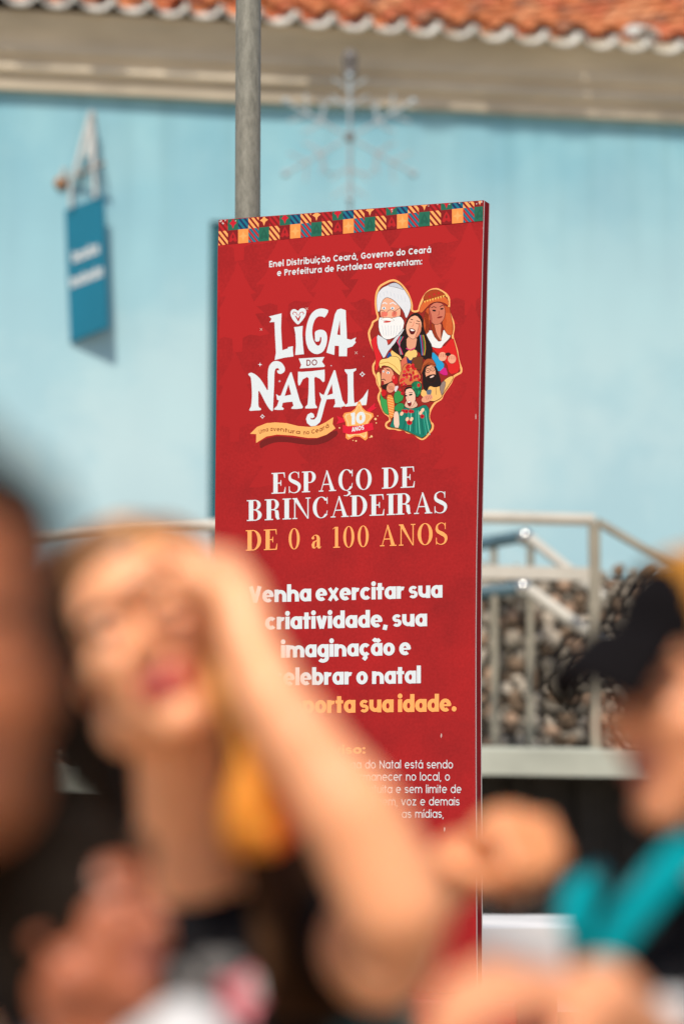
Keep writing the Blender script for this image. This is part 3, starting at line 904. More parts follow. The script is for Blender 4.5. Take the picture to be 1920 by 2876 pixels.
        st = [(arc(c, cap - h - ru, .45 - h, ru, 35, 270, 14)[:-1] + arc(c, h + ru, .45 - h, ru, 90, -145, 14), False)]; adv = .9
    elif base == 'C': st = [(arc(.62, cap / 2, .62 - h, cap / 2 - h, 42, 318, 22), False)]; adv = 1.12
    elif base == 'G': st = [(arc(.62, cap / 2, .62 - h, cap / 2 - h, 45, 345, 22), False), ([(.64, cap * .46), (1.24 - h * .5, cap * .46)], False)]; adv = 1.24
    elif base in 'Pp': st = [stem(h, 0, cap), ([(h, cap - h), (.45, cap - h)] + arc(.45, cap - h - (cap * .56 - w) / 2, .40 - h, (cap * .56 - w) / 2, 90, -90, 12) + [(h, cap * .44)], False)]; adv = .85
    elif base == 'U': st = [([(h, cap), (h, .5)] + arc(.52, .5, .52 - h, .5 - h, 180, 360, 14) + [(1.04 - h, cap)], False)]; adv = 1.04
    elif base == 'L': st = [stem(h, 0, cap), ([(h, h), (.7, h)], False)]; adv = .72
    elif base == '1': st = [stem(.42 - h, 0, cap), ([(.0, cap - h * 1.2), (.42 - h, cap - h)], False)]; adv = .42
    elif base == '0': st = [(arc(.48, cap / 2, .48 - h, cap / 2 - h, 0, 360, 26)[:-1], True)]; adv = .96
    if ch in 'çÇ': st.append(([(adv / 2 + .02, 0), (adv / 2 + .06, -.12), (adv / 2 - .1, -.30)], False))
    if ch == 'á': st.append(([(.48, 1.12), (.66, 1.36)], False))
    if ch == 'í': st.append(([(h - .03, 1.14), (h + .15, 1.38)], False))
    if ch == 'ã': st.append(([(.22, 1.14), (.36, 1.27), (.62, 1.17), (.78, 1.30)], False))
    return st, adv
def outline_stroke(pts, closed, w, ky=1.0):
    n = len(pts); A, B = [], []
    for i in range(n):
        p = Vector(pts[i])
        if closed: a, c = Vector(pts[i - 1]), Vector(pts[(i + 1) % n])
        else: a, c = Vector(pts[max(i - 1, 0)]), Vector(pts[min(i + 1, n - 1)])
        d1 = (p - a).normalized() if (p - a).length > 1e-6 else None
        d2 = (c - p).normalized() if (c - p).length > 1e-6 else None
        if d1 is None: d1 = d2
        if d2 is None: d2 = d1
        t = (d1 + d2); t = t.normalized() if t.length > 1e-6 else d1
        nn = Vector((-t.y, t.x)); k = 1 / max(0.55, nn.dot(Vector((-d1.y, d1.x))))
        o_ = Vector((nn.x, nn.y * ky)) * w / 2 * k; A.append(p + o_); B.append(p - o_)
    if closed: A.append(A[0]); B.append(B[0])
    return A, B
def text_width(s, w, sp):
    return sum(sans(c, w)[1] + sp for c in s) - sp
def write(ink, s, p0, p1, xh, w, m, sp=0.12, path=None, minor=None, slant=0.0, ky=1.0):
    """lay a line of text between two photo points; xh = x-height in photo pixels"""
    global KY
    KY = ky
    W = text_width(s, w, sp); x = 0
    def tr(gx, gy):
        gx += gy * slant
        t = gx / W
        if path:
            n = len(path) - 1; f = min(max(t, 0), .9999) * n; i = int(f); f -= i
            a, c = path[i], path[i + 1]
            bx, by = a[0] + (c[0] - a[0]) * f, a[1] + (c[1] - a[1]) * f
            dx, dy = c[0] - a[0], c[1] - a[1]; l = math.hypot(dx, dy)
            return S(bx + dy / l * gy * xh * .3, by - gy * xh)
        return S(p0[0] + (p1[0] - p0[0]) * t, p0[1] + (p1[1] - p0[1]) * t - gy * xh)
    for c in s:
        st, adv = sans(c, w)
        for pts, closed, *mul in st:
            mul = (mul[0] if mul and w > .28 else 1.0)
            if closed is None:
                _, dx, dy, r = pts
                ink.poly([tr(x + dx + r * math.cos(a), dy + r * math.sin(a)) for a in [k * math.pi / 8 for k in range(16)]], m)
            else:
                ww = w if not minor or c not in minor else minor[c]
                A, B = outline_stroke(pts, closed, w * mul, ky)
                ink.strip([tr(x + q.x, q.y) for q in B], [tr(x + q.x, q.y) for q in A], m)
        x += adv + sp

ink = Ink()
write(ink, "Enel Distribuição Ceará, Governo do Ceará", (755.8, 750.4), (1210, 709.2), 13.6, 0.25, C_white, 0.17)
write(ink, "e Prefeitura de Fortaleza apresentam:", (778.3, 775), (1185.3, 742.2), 13.6, 0.25, C_white, 0.17)
ink.build("presenter_lettering", sign)
ink = Ink()
write(ink, "Venha exercitar sua", (698, 1693.3), (1242, 1678.5), 35.0, 0.36, C_white, 0.05, ky=0.8)
write(ink, "criatividade, sua", (744, 1768.8), (1199, 1759.0), 35.2, 0.36, C_white, 0.05, ky=0.8)
write(ink, "imaginação e", (789, 1848), (1153.5, 1839.8), 35.4, 0.36, C_white, 0.05, ky=0.8)
write(ink, "celebrar o natal", (764, 1926), (1181.5, 1919.4), 35.6, 0.36, C_white, 0.05, ky=0.8)
write(ink, "não importa sua idade.", (668, 2006), (1282, 1998.5), 35.8, 0.36, C_lor, 0.05, ky=0.8)
ink.build("slogan_lettering", sign)
ink = Ink()
write(ink, "Aviso:", (905, 2119), (1026, 2117), 18, 0.30, C_lor, 0.1)
for s, xr, y in (("Liga do Natal está sendo", 1271.5, 2158.7), ("permanecer no local, o", 1262.8, 2193), ("gratuita e sem limite de", 1295, 2227.9), ("imagem, voz e demais", 1290, 2262.7), ("as mídias,", 1245.6, 2297.5)):
    Wd = text_width(s, .155, .19) * 16.9 * 0.80
    write(ink, s, (xr - Wd, y + .2), (xr, y), 17.2, 0.155, C_white, 0.19)
ink.build("notice_lettering", sign)

# --- lettering engine: high-contrast serif -----------------------------------
def serif(ch):
    """pieces (('s',A,B) strips or ('p',poly)) and advance; cap height 1"""
    T, H, SV = .20, .05, .085
    pc = []
    def rect(x0, y0, x1, y1): pc.append(('p', [(x0, y0), (x1, y0), (x1, y1), (x0, y1)]))
    def stem(x, y0=0, y1=1, foot=True, head=True, t=T):
        rect(x, y0, x + t, y1)
        if foot: rect(x - SV, y0, x + t + SV, y0 + H)
        if head: rect(x - SV, y1 - H, x + t + SV, y1)
    def thin(x, y0=0, y1=1, foot=True, head=True): stem(x, y0, y1, foot, head, t=H)
    def bowl(cx, cy, rx, ry, rxi, ryi, a0, a1, n=18, dxi=0.0):
        pc.append(('s', arc(cx, cy, rx, ry, a0, a1, n), arc(cx + dxi, cy, rxi, ryi, a0, a1, n)))
    base = {"Ç": "C"}.get(ch, ch)
    adv = .8
    if base == 'E':
        stem(.09); rect(.09 + T, 0, .60, H); rect(.09 + T, 1 - H, .58, 1)
        pc.append(('p', [(.60, 0), (.635, 0), (.655, .30), (.63, .30), (.57, H), (.50, H)])); pc.append(('p', [(.50, 1 - H), (.555, 1 - H), (.60, .74), (.625, .74), (.61, 1), (.58, 1)]))
        rect(.09 + T, .5 - H / 2, .43, .5 + H / 2); pc.append(('p', [(.43, .36), (.455, .36), (.455, .64), (.43, .64), (.40, .5 + H / 2), (.40, .5 - H / 2)])); adv = .70
    elif base == 'S':
        up_ = [(.50, .74), (.46, .93), (.30, 1.0), (.12, .90), (.09, .72), (.16, .60), (.34, .50), (.50, .38), (.53, .22), (.45, .06), (.28, 0.0), (.10, .08), (.055, .28)]
        ww = [.02, .04, .035, .07, .125, .16, .185, .16, .125, .07, .035, .045, .02]
        A, B = [], []
        pts = []; wl = []
        for i in range(len(up_) - 1):
            p0, p1, p2, p3 = up_[max(i - 1, 0)], up_[i], up_[i + 1], up_[min(i + 2, len(up_) - 1)]
            for k in range(4):
                t = k / 4
                f = lambda a, b_, c, d: .5 * ((2 * b_) + (c - a) * t + (2 * a - 5 * b_ + 4 * c - d) * t * t + (3 * b_ - a - 3 * c + d) * t ** 3)
                pts.append((f(p0[0], p1[0], p2[0], p3[0]), f(p0[1], p1[1], p2[1], p3[1]))); wl.append(ww[i] + (ww[i + 1] - ww[i]) * t)
        for i, p in enumerate(pts):
            a, c = pts[max(i - 1, 0)], pts[min(i + 1, len(pts) - 1)]
            dx, dy = c[0] - a[0], c[1] - a[1]; l = math.hypot(dx, dy)
            A.append((p[0] - dy / l * wl[i] / 2, p[1] + dx / l * wl[i] / 2)); B.append((p[0] + dy / l * wl[i] / 2, p[1] - dx / l * wl[i] / 2))
        pc.append(('s', B, A))
        rect(.48, .70, .515, 1.0); rect(.05, 0, .085, .32); adv = .59
    elif base in 'PRB':
        stem(.09)
        rect(.09 + T, 1 - H, .36, 1)
        if base == 'P': 
            rect(.09 + T, .44, .36, .44 + H); bowl(.36, .72, .28, .28, .12, .245, 90, -90); adv = .70
        elif base == 'R':
            rect(.09 + T, .47, .38, .47 + H); bowl(.36, .735, .27, .265, .115, .23, 90, -90)
            pc.append(('s', [(.34, .485), (.45, .44), (.465, .30), (.48, .12), (.56, 0.0), (.68, .04)], [(.40, .50), (.60, .44), (.625, .30), (.635, .12), (.655, .045), (.69, .06)])); adv = .73
        else:
            rect(.09 + T, 0, .36, H); rect(.09 + T, .5, .36, .5 + H)
            bowl(.35, .75, .265, .25, .115, .215, 90, -90); bowl(.36, .26, .30, .26, .13, .225, 90, -90); adv = .73
    elif base == 'D':
        stem(.09); rect(.09 + T, 1 - H, .34, 1); rect(.09 + T, 0, .34, H)
        bowl(.33, .5, .42, .5, .245, .465, 90, -90, 24); adv = .80
    elif base == 'O': bowl(.40, .5, .36, .515, .195, .48, 0, 360, 36); adv = .80
    elif base == 'C':
        bowl(.42, .5, .37, .515, .205, .48, 40, 320, 28)
        rect(.665, .66, .70, .98); pc.append(('s', [(.70, .34), (.67, .15), (.60, .04)], [(.67, .34), (.64, .17), (.56, .08)])); adv = .76
        pc.append(('s', [(.60, .88), (.66, .80), (.70, .66)], [(.62, .90), (.69, .84), (.70, .70)]))
        if ch == 'Ç': pc.append(('s', [(.40, 0), (.50, -.07), (.50, -.16), (.42, -.23), (.30, -.22)], [(.43, 0), (.60, -.06), (.62, -.18), (.46, -.275), (.29, -.255)]))
    elif base == 'A':
        pc.append(('p', [(.36, 1.0), (.42, 1.0), (.745, 0.03), (.565, 0.03)])); pc.append(('p', [(.375, .97), (.40, .90), (.145, .03), (.108, .03)]))
        rect(.22, .31, .56, .31 + H); rect(.02, 0, .235, H); rect(.49, 0, .82, H); adv = .82
    elif base == 'I': stem(.09); adv = .345
    elif base == 'N':
        thin(.12); thin(.70, 0, 1, False, True); pc.append(('p', [(.05, 1), (.24, 1), (.735, .0), (.70, -.01)])); adv = .83
    elif base == '0': bowl(.30, .5, .265, .515, .135, .485, 0, 360, 36); adv = .62
    elif base == '1': stem(.17, 0, 1, True, False, .15); pc.append(('p', [(.17, 1), (.17, .95), (.06, .88), (.06, .91)])); adv = .46
    elif base == 'a':
        rect(.30, .06, .45, .46); pc.append(('s', arc(.26, .46, .19, .20, 0, 165, 12), arc(.22, .46, .08, .165, 0, 165, 12)))
        pc.append(('p', ell(.115, .50, .065, .065)))
        pc.append(('s', [(.30, .40), (.12, .33), (.045, .18), (.09, .02), (.20, -.01), (.31, .10)], [(.30, .36), (.22, .30), (.19, .18), (.20, .06), (.24, .045), (.31, .16)]))
        pc.append(('s', [(.30, .10), (.37, -.01), (.47, .0), (.53, .10)], [(.45, .10), (.46, .05), (.49, .05), (.51, .11)])); adv = .54
    elif base == ' ': adv = .32
    return pc, adv
def write_serif(ink, s, p0, p1, cap0, cap1, m, sp=0.055):
    W = sum(serif(c)[1] + sp for c in s) - sp; x = 0
    for c in s:
        pc, adv = serif(c)
        def tr(g):
            t = (x + g[0]) / W
            return S(p0[0] + (p1[0] - p0[0]) * t, p0[1] + (p1[1] - p0[1]) * t - g[1] * (cap0 + (cap1 - cap0) * t))
        for p in pc:
            if p[0] == 'p': ink.poly([tr(q) for q in p[1]], m)
            else: ink.strip([tr(q) for q in p[2]], [tr(q) for q in p[1]], m)
        x += adv + sp
ink = Ink()
write_serif(ink, "ESPAÇO DE", (762, 1387), (1167, 1368.5), 58.5, 59, C_white)
write_serif(ink, "BRINCADEIRAS", (693, 1463.5), (1254.5, 1440), 58.5, 60, C_white)
write_serif(ink, "DE 0 a 100 ANOS", (690, 1547), (1255.5, 1528.5), 57.5, 60.5, C_lor, 0.075)
ink.build("title_lettering", sign)

# --- drawn logo --------------------------------------------------------------
Z = zc(660, 840, 3.7333)
ink = Ink()
ZS = lambda pts: [S(*Z(*p)) for p in pts]
def drawn(pts, m=None, holes=(), sm=1):
    ink.poly(ZS(smooth_poly(pts, sm)), m or C_white, [ZS(smooth_poly(h, sm)) for h in holes])
drawn([(355,180),(430,162),(487,148),(482,300),(488,420),(495,535),(555,515),(553,503),(607,492),(605,530),(612,600),(520,612),(415,638),(428,560),(420,400),(413,238),(360,242),(375,222),(383,205)], sm=0)
drawn([(660,270),(630,245),(598,205),(580,160),(582,125),(605,103),(635,105),(660,125),(680,100),(710,92),(738,102),(748,130),(738,175),(700,230)])
drawn([(622,168),(645,180),(660,205),(672,180),(690,165),(680,200),(663,240),(645,205)], C_mred)
for sgn in (-1, 1):
    q = [(662 + sgn * 6, 170), (662 + sgn * 22, 140), (662 + sgn * 45, 132), (662 + sgn * 58, 148), (662 + sgn * 50, 160)]
    A, B_ = outline_stroke(q, False, 7); ink.strip(ZS([tuple(p) for p in A]), ZS([tuple(p) for p in B_]), C_mred)
drawn([(618,292),(660,288),(710,278),(705,360),(712,480),(723,577),(680,580),(630,586),(638,480),(632,360)], sm=0)
drawn([(985,118),(945,100),(895,95),(840,112),(790,160),(755,250),(738,350),(742,450),(770,530),(820,570),(870,578),(925,550),(958,480),(968,400),(955,345),(925,322),(880,318),(835,340),(837,395),(838,445),(885,443),(892,392),(905,400),(903,450),(880,490),(850,480),(820,430),(806,350),(815,270),(840,205),(875,178),(915,180),(940,195)])
drawn([(1070,110),(1110,98),(1160,115),(1162,200),(1168,300),(1172,415),(1215,425),(1268,400),(1255,440),(1268,450),(1230,495),(1175,512),(1172,598),(1088,598),(1088,490),(1045,487),(1040,585),(957,560),(985,450),(1020,280),(1045,160)], holes=[[(1098,220),(1070,370),(1103,378)]], sm=0)
ink.build("logo_word", sign); ink = Ink()
drawn([(667,622),(800,614),(937,605),(910,655),(940,695),(937,710),(800,718),(678,726),(693,688)], sm=0)
def zwrite(s, a, c, xh, wt, m, sp=.14):
    write(ink, s, Z(*a), Z(*c), xh / 3.7333, wt, m, sp)
zwrite("DO", (748, 700), (860, 694), 50, 0.22, C_dred, .2)
ink.build("logo_small_banner", sign); ink = Ink()
drawn([(135,785),(158,770),(180,772),(215,790),(260,830),(300,890),(345,970),(345,880),(342,800),(350,710),(390,655),(440,645),(490,665),(525,720),(520,760),(480,787),(445,775),(438,745),(465,748),(455,722),(425,725),(412,770),(410,900),(400,1100),(398,1178),(370,1165),(330,1110),(280,1010),(245,945),(243,1050),(245,1130),(275,1148),(270,1165),(205,1168),(150,1172),(150,1155),(170,1120),(178,1000),(172,880),(165,815),(145,800)])
drawn([(590,763),(602,800),(640,930),(680,1070),(712,1130),(705,1145),(640,1152),(590,1150),(590,1138),(612,1115),(600,1075),(540,1080),(500,1087),(490,1130),(512,1145),(505,1160),(450,1162),(408,1158),(412,1145),(440,1120),(460,1060),(440,1055),(435,1020),(430,995),(460,1015),(480,1010),(510,930),(550,830),(578,770)], holes=[[(560,890),(520,1015),(588,1000)]], sm=0)
drawn([(660,760),(700,762),(800,755),(938,738),(940,800),(938,860),(920,870),(890,835),(840,812),(830,830),(835,1000),(840,1100),(860,1130),(858,1142),(800,1146),(735,1146),(735,1130),(760,1105),(770,980),(772,830),(755,815),(710,840),(680,900),(665,905),(658,870)], sm=0)
drawn([(1035,745),(1050,745),(1075,850),(1100,950),(1125,1060),(1155,1105),(1155,1120),(1100,1132),(1030,1133),(1035,1120),(1050,1095),(1045,1045),(960,1050),(935,1130),(910,1230),(890,1290),(845,1328),(795,1333),(755,1300),(743,1255),(760,1210),(795,1190),(822,1202),(833,1235),(808,1250),(790,1240),(795,1262),(830,1262),(855,1235),(870,1180),(890,1100),(905,1050),(890,1010),(883,975),(905,995),(930,1005),(960,930),(1000,830)], holes=[[(1015,890),(965,1010),(1025,990)]], sm=0)
drawn([(1148,735),(1210,735),(1270,725),(1268,745),(1240,765),(1240,900),(1245,1050),(1250,1090),(1290,1075),(1340,1030),(1395,945),(1390,1000),(1375,1110),(1260,1118),(1152,1128),(1155,1110),(1180,1090),(1182,950),(1178,790),(1150,755)], sm=0)
ink.build("logo_word", sign); ink = Ink()
for x, y, r in ((262,685,24),(466,860,15),(1007,697,10),(1348,600,6),(1110,1140,8)):
    ink = Ink(); drawn(star4(x, y, r, r, .22), sm=0); ink.build("sparkle", sign)
for x, y, r in ((287,1230,25),(1333,787,30)):
    ink = Ink(); q = star4(x, y, r, r, .40); q2 = star4(x, y, r * .55, r * .55, .40); ink.poly(ZS(q), C_white, [ZS(q2)]); ink.build("sparkle", sign)
for x, y, r in ((273,316,17),(1268,562,19),(752,100,18)):
    ink = Ink()
    for a in (45, 135):
        c, s_ = math.cos(R(a)) * r, math.sin(R(a)) * r
        A, B_ = outline_stroke([(x - c, y - s_), (x + c, y + s_)], False, 4.5); ink.strip(ZS([tuple(p) for p in A]), ZS([tuple(p) for p in B_]), C_scuff)
    ink.build("sparkle", sign)


# --- ribbon and star ---------------------------------------------------------
C_tan = flat("print_tan", (0.80, 0.40, 0.13)); C_tan2 = flat("print_pale_tan", (0.85, 0.52, 0.25)); C_shadow = flat("print_maroon_fold", (0.15, 0.012, 0.012))
C_brown = flat("print_brown", (0.22, 0.05, 0.012))
C_rib = flat("print_ribbon_red", (0.60, 0.012, 0.035))
ink = Ink(0.00018)
drawn([(255,1498),(330,1458),(440,1432),(600,1448),(760,1472),(880,1462),(1060,1365),(1085,1420),(960,1500),(850,1530),(720,1525),(560,1500),(430,1498),(330,1530),(262,1572)], C_shadow)
rib = [(157,1412),(230,1340),(330,1300),(420,1292),(540,1300),(660,1330),(780,1340),(880,1325),(950,1290),(1030,1237),(1022,1310),(1052,1355),(960,1420),(860,1455),(760,1455),(600,1430),(440,1420),(330,1440),(220,1508),(222,1415)]
drawn(rib, C_tan, sm=0)
write(ink, "Uma aventura no Ceará", None, None, 8.8, .22, C_brown, .22, path=[Z(*p) for p in ((255,1415),(320,1390),(390,1381),(480,1386),(600,1408),(720,1420),(800,1414),(890,1390),(985,1343))])
rbn = ink.build("tagline_ribbon", sign)
ink = Ink(0.0006)
for q in ([(1380,1165),(1470,1085),(1462,1130),(1490,1135),(1410,1190)], [(1065,1225),(1140,1250),(1150,1290),(1060,1310),(1085,1270)]): drawn(q, C_rib, sm=0)
star = [(1303,1045),(1345,1165),(1472,1205),(1388,1310),(1390,1500),(1283,1425),(1155,1490),(1170,1320),(1117,1198),(1248,1175)]
drawn(star, C_oran)
cx = sum(p[0] for p in star) / 10; cy = sum(p[1] for p in star) / 10
drawn([(cx + (x - cx) * .88, cy + (y - cy) * .88) for x, y in star], C_tan2)
drawn([(cx + (x - cx) * .78, cy + (y - cy) * .78) for x, y in star], C_tan)
zwrite("10", (1214, 1318), (1366, 1300), 96, 0.34, C_white, .1)
drawn([(1128,1315),(1180,1332),(1300,1326),(1440,1295),(1452,1370),(1300,1412),(1190,1418),(1130,1400)], C_rib, sm=0)
zwrite("ANOS", (1222, 1392), (1352, 1368), 37, 0.30, C_white, .1)
for x, y, r in ((1472,1257,13),(1480,1298,7),(1495,1225,6),(1095,1350,8),(1430,1440,12),(1412,1450,6),(1268,1487,9),(1237,1482,6),(1145,1118,6),(1370,1108,6)): drawn(ell(x, y, r, r, 0, 10), C_tan2, sm=0)
ink.build("star_badge", sign)

# --- group portrait: a generic cluster of cheerful costumed people ------------
Z = zc(1000, 750, 4.5176)
ink = Ink(0.00018)
cm = {}
def CC(r, g, b_):
    k = (r, g, b_)
    if k not in cm: cm[k] = flat("print_ink", tuple(c * 0.86 for c in srgb(r, g, b_)))
    return cm[k]
def F(col, *pts, sm=1):
    q = list(pts)
    if len(q) > 4: drawn(inset(q, -5), CC(62, 26, 24), sm=sm)     # inked outline
    drawn(q, CC(*col), sm=sm)
def E(col, cx, cy, rx, ry, rot=0, n=16): drawn(ell(cx, cy, rx, ry, R(rot), n), CC(*col), sm=0)
def Ln(col, wd, *pts):
    A, B_ = outline_stroke(list(pts), False, wd); ink.strip(ZS([tuple(p) for p in A]), ZS([tuple(p) for p in B_]), CC(*col))
BK = (28, 18, 18); PEACH = (240, 178, 148); PE2 = (222, 138, 110); ROSE = (205, 80, 75)
edge = [(480,150),(540,175),(600,230),(660,310),(700,410),(718,480),(715,545),(748,552),(785,540),(790,500),(815,430),(850,360),(900,300),(960,268),(1030,262),(1090,290),(1150,330),(1190,390),(1190,480),(1185,530),(1205,600),(1245,700),(1250,780),(1230,870),(1260,960),(1290,1060),(1300,1140),(1320,1220),(1348,1290),(1340,1345),(1290,1370),(1240,1400),(1210,1480),(1150,1560),(1110,1620),(1090,1680),(1020,1720),(985,1760),(950,1820),(930,1900),(950,1960),(985,1990),(980,2060),(940,2110),(890,2170),(840,2200),(790,2180),(720,2120),(640,2110),(600,2070),(540,2080),(480,2060),(400,2060),(362,2020),(370,1970),(420,1940),(410,1900),(350,1860),(315,1790),(290,1730),(268,1680),(270,1620),(300,1570),(285,1530),(255,1480),(245,1400),(205,1340),(200,1240),(245,1180),(240,1120),(215,1060),(180,980),(155,900),(145,820),(190,730),(200,685),(270,650),(245,560),(232,450),(245,320),(290,230),(360,190),(420,160)]
drawn(edge, flat("print_outline_orange", (0.86, 0.42, 0.15)))
# inner field, pulled in from the outline
def inset(pts, d):
    out = []
    ar = sum(pts[i][0] * pts[(i + 1) % len(pts)][1] - pts[(i + 1) % len(pts)][0] * pts[i][1] for i in range(len(pts)))
    sg = 1 if ar > 0 else -1
    for i in range(len(pts)):
        a, p, c = Vector(pts[i - 1]), Vector(pts[i]), Vector(pts[(i + 1) % len(pts)])
        t = ((p - a).normalized() + (c - p).normalized())
        t = t.normalized() if t.length > 1e-6 else (c - p).normalized()
        out.append(tuple(p + Vector((-t.y, t.x)) * d * sg))
    return out
drawn(inset(edge, 26), CC(150, 40, 34))
# red coat and fur collar, left
F((215,38,45),(190,925),(235,880),(275,860),(270,1010),(335,1165),(300,1210),(262,1320),(235,1295),(252,1185),(228,1080),(196,985))
F((214,222,232),(262,850),(330,890),(395,930),(402,1010),(520,862),(615,765),(640,800),(540,950),(420,1035),(352,1165),(318,1105),(270,1005))
F((190,60,50),(385,925),(450,905),(402,985))
# right cape and fur collar
F((214,40,38),(890,950),(1100,1030),(1225,880),(1262,1020),(1288,1140),(1318,1285),(1280,1345),(1180,1360),(1145,1210),(960,1030))
F((232,236,238),(930,785),(872,870),(915,980),(985,1020),(1075,1030),(1105,975),(1185,900),(1200,845),(1110,775),(1085,900),(1030,860))
# right woman: hair, face, hat
F((196,84,40),(900,500),(1180,480),(1200,620),(1232,760),(1215,872),(1150,850),(1090,735),(1100,600),(930,640),(930,790),(885,865),(845,770),(862,620))
F((150,56,28),(940,690),(1090,700),(1090,860),(1060,960),(975,860))
F(PE2,(985,700),(1080,700),(1070,860),(1085,950),(1020,860))
F((205,120,98),(930,500),(1000,445),(1100,462),(1130,555),(1112,660),(1050,725),(970,722),(925,620))
F((172,80,66),(930,520),(965,640),(960,715),(925,630))
Ln((70,30,24),9,(950,515),(985,500),(1015,515)); Ln((70,30,24),9,(1060,505),(1085,485),(1105,490))
E((38,24,26),988,550,24,12,8); E((38,24,26),1085,528,22,11,-10)
E((132,40,36),1060,635,36,11,-12); Ln((150,70,58),6,(1050,555),(1050,600),(1030,612))
for k in range(6): Ln((128,44,20),7,(880+k*7,560+k*8),(868+k*9,650),(885+k*8,740),(872+k*9,830))
for k in range(5): Ln((224,112,58),6,(1140+k*13,580),(1150+k*13,680),(1140+k*15,770),(1150+k*13,850))
F((214,104,52),(795,562),(830,462),(900,402),(1020,380),(1120,368),(1168,420),(1172,492),(1120,452),(1040,432),(950,452),(880,522),(830,582))
F((168,66,32),(845,405),(880,332),(950,290),(1030,286),(1110,330),(1140,370),(1000,388),(900,420))
for k in range(9): F((245,196,96),(855+k*34,432-k*10),(880+k*34,420-k*10),(872+k*34,455-k*9),sm=0)
E((196,40,40),930,372,16,14); E((196,40,40),990,345,16,14); E((196,40,40),1045,330,15,13)
# older bearded man in a white wool cap
F(PEACH,(330,395),(420,378),(520,418),(562,520),(560,622),(480,682),(390,692),(312,640),(303,520))
F((224,120,100),(320,560),(360,570),(350,640),(312,625)); F((224,120,100),(455,560),(520,560),(510,630),(450,630))
F((236,240,244),(286,640),(335,640),(390,655),(470,645),(560,620),(610,690),(592,785),(510,880),(400,922),(330,890),(286,790))
F((250,250,250),(300,660),(375,640),(440,645),(490,680),(395,680))
E((205,72,66),392,692,48,12,-4)
for k in range(7): Ln((190,200,214),5,(330+k*38,740),(338+k*36,800),(350+k*30,870))
Ln((225,228,236),14,(330,462),(365,450),(392,468)); Ln((225,228,236),14,(425,465),(465,448),(510,475))
for x in (352, 460): E((246,248,250),x,520,24,17); E((70,140,190),x,521,11,12); E(BK,x,521,5,6)
Ln((70,60,66),5,*arc(325,585,42,36,150,390,12)); Ln((70,60,66),5,*arc(440,580,48,40,150,390,12)); Ln((70,60,66),5,(488,560),(556,515))
E((232,120,104),370,595,28,32)
F((222,228,238),(258,425),(272,332),(330,262),(400,232),(440,202),(500,192),(560,222),(620,300),(680,400),(697,500),(662,600),(632,655),(604,560),(540,482),(460,402),(380,376),(322,430),(300,560),(270,565))
F((196,204,220),(400,238),(445,205),(500,196),(560,228),(610,295),(520,255))
for k in range(8): Ln((196,206,222),5,(300+k*45,300+abs(k-2)*14),(310+k*45,350+abs(k-2)*18))
# laughing woman in the middle
F((36,24,24),(655,650),(720,590),(780,578),(842,640),(855,790),(905,900),(962,1000),(965,1150),(842,1172),(800,1060),(640,1060),(598,1185),(540,1130),(436,1032),(500,960),(520,920),(600,820),(630,720))
F((238,200,120),(440,1045),(500,1090),(560,1130),(590,1190),(640,1060),(760,1040),(780,1120),(700,1210),(640,1210),(560,1170),(440,1180))
F((24,80,150),(375,1152),(430,1062),(462,1160))
F((214,110,86),(570,1180),(640,1120),(690,1230),(600,1330),(545,1290))
F((40,52,110),(640,1130),(690,1200),(735,1130),(720,1220),(650,1230))
F((112,62,36),(720,1150),(850,1130),(842,1200),(826,1310),(740,1290),(700,1230))
F((38,158,214),(965,1065),(1050,1150),(1132,1252),(1040,1340),(1000,1230),(960,1160))
F((206,36,130),(1130,1255),(1168,1372),(1110,1372),(1046,1335))
F((224,160,130),(640,880),(775,880),(752,1030),(700,1060),(640,1030))
Ln((206,36,110),14,(632,1030),(690,1055),(745,1025))
F(PEACH,(676,640),(760,606),(825,680),(832,780),(785,880),(712,918),(650,862),(628,760))
F((218,140,112),(800,690),(832,790),(785,882),(740,905),(790,790))
F((96,22,26),(668,785),(712,778),(752,805),(730,850),(690,850)); F((248,248,248),(680,788),(715,785),(745,808),(700,812))
Ln((44,24,24),9,(690,660),(720,668)); Ln((44,24,24),10,(765,680),(808,690)); Ln((70,34,30),7,(672,695),(705,700)); Ln((70,34,30),7,(755,712),(795,722))
Ln((214,130,104),7,(735,690),(722,745),(700,750))
for k, col in enumerate(((206,36,120),(60,150,80),(40,140,200),(220,110,50),(206,36,120))): Ln(col,9,(600-k*14,880),(560-k*10,950),(545+k*6,1040),(560+k*8,1110))
for k, col in enumerate(((40,140,200),(206,36,120),(60,150,80),(220,160,60))): Ln(col,9,(810+k*14,860),(820+k*18,950),(830+k*16,1040),(835+k*10,1120))
# clenched hands of the right figure
for (x, y) in ((1095,1135),(1215,1165)):
    E((236,170,140),x,y,52,58)
    for k in range(4): Ln((170,90,70),5,(x-40+k*24,y-40),(x-34+k*22,y+6))
E((60,30,28),1165,1105,34,22)
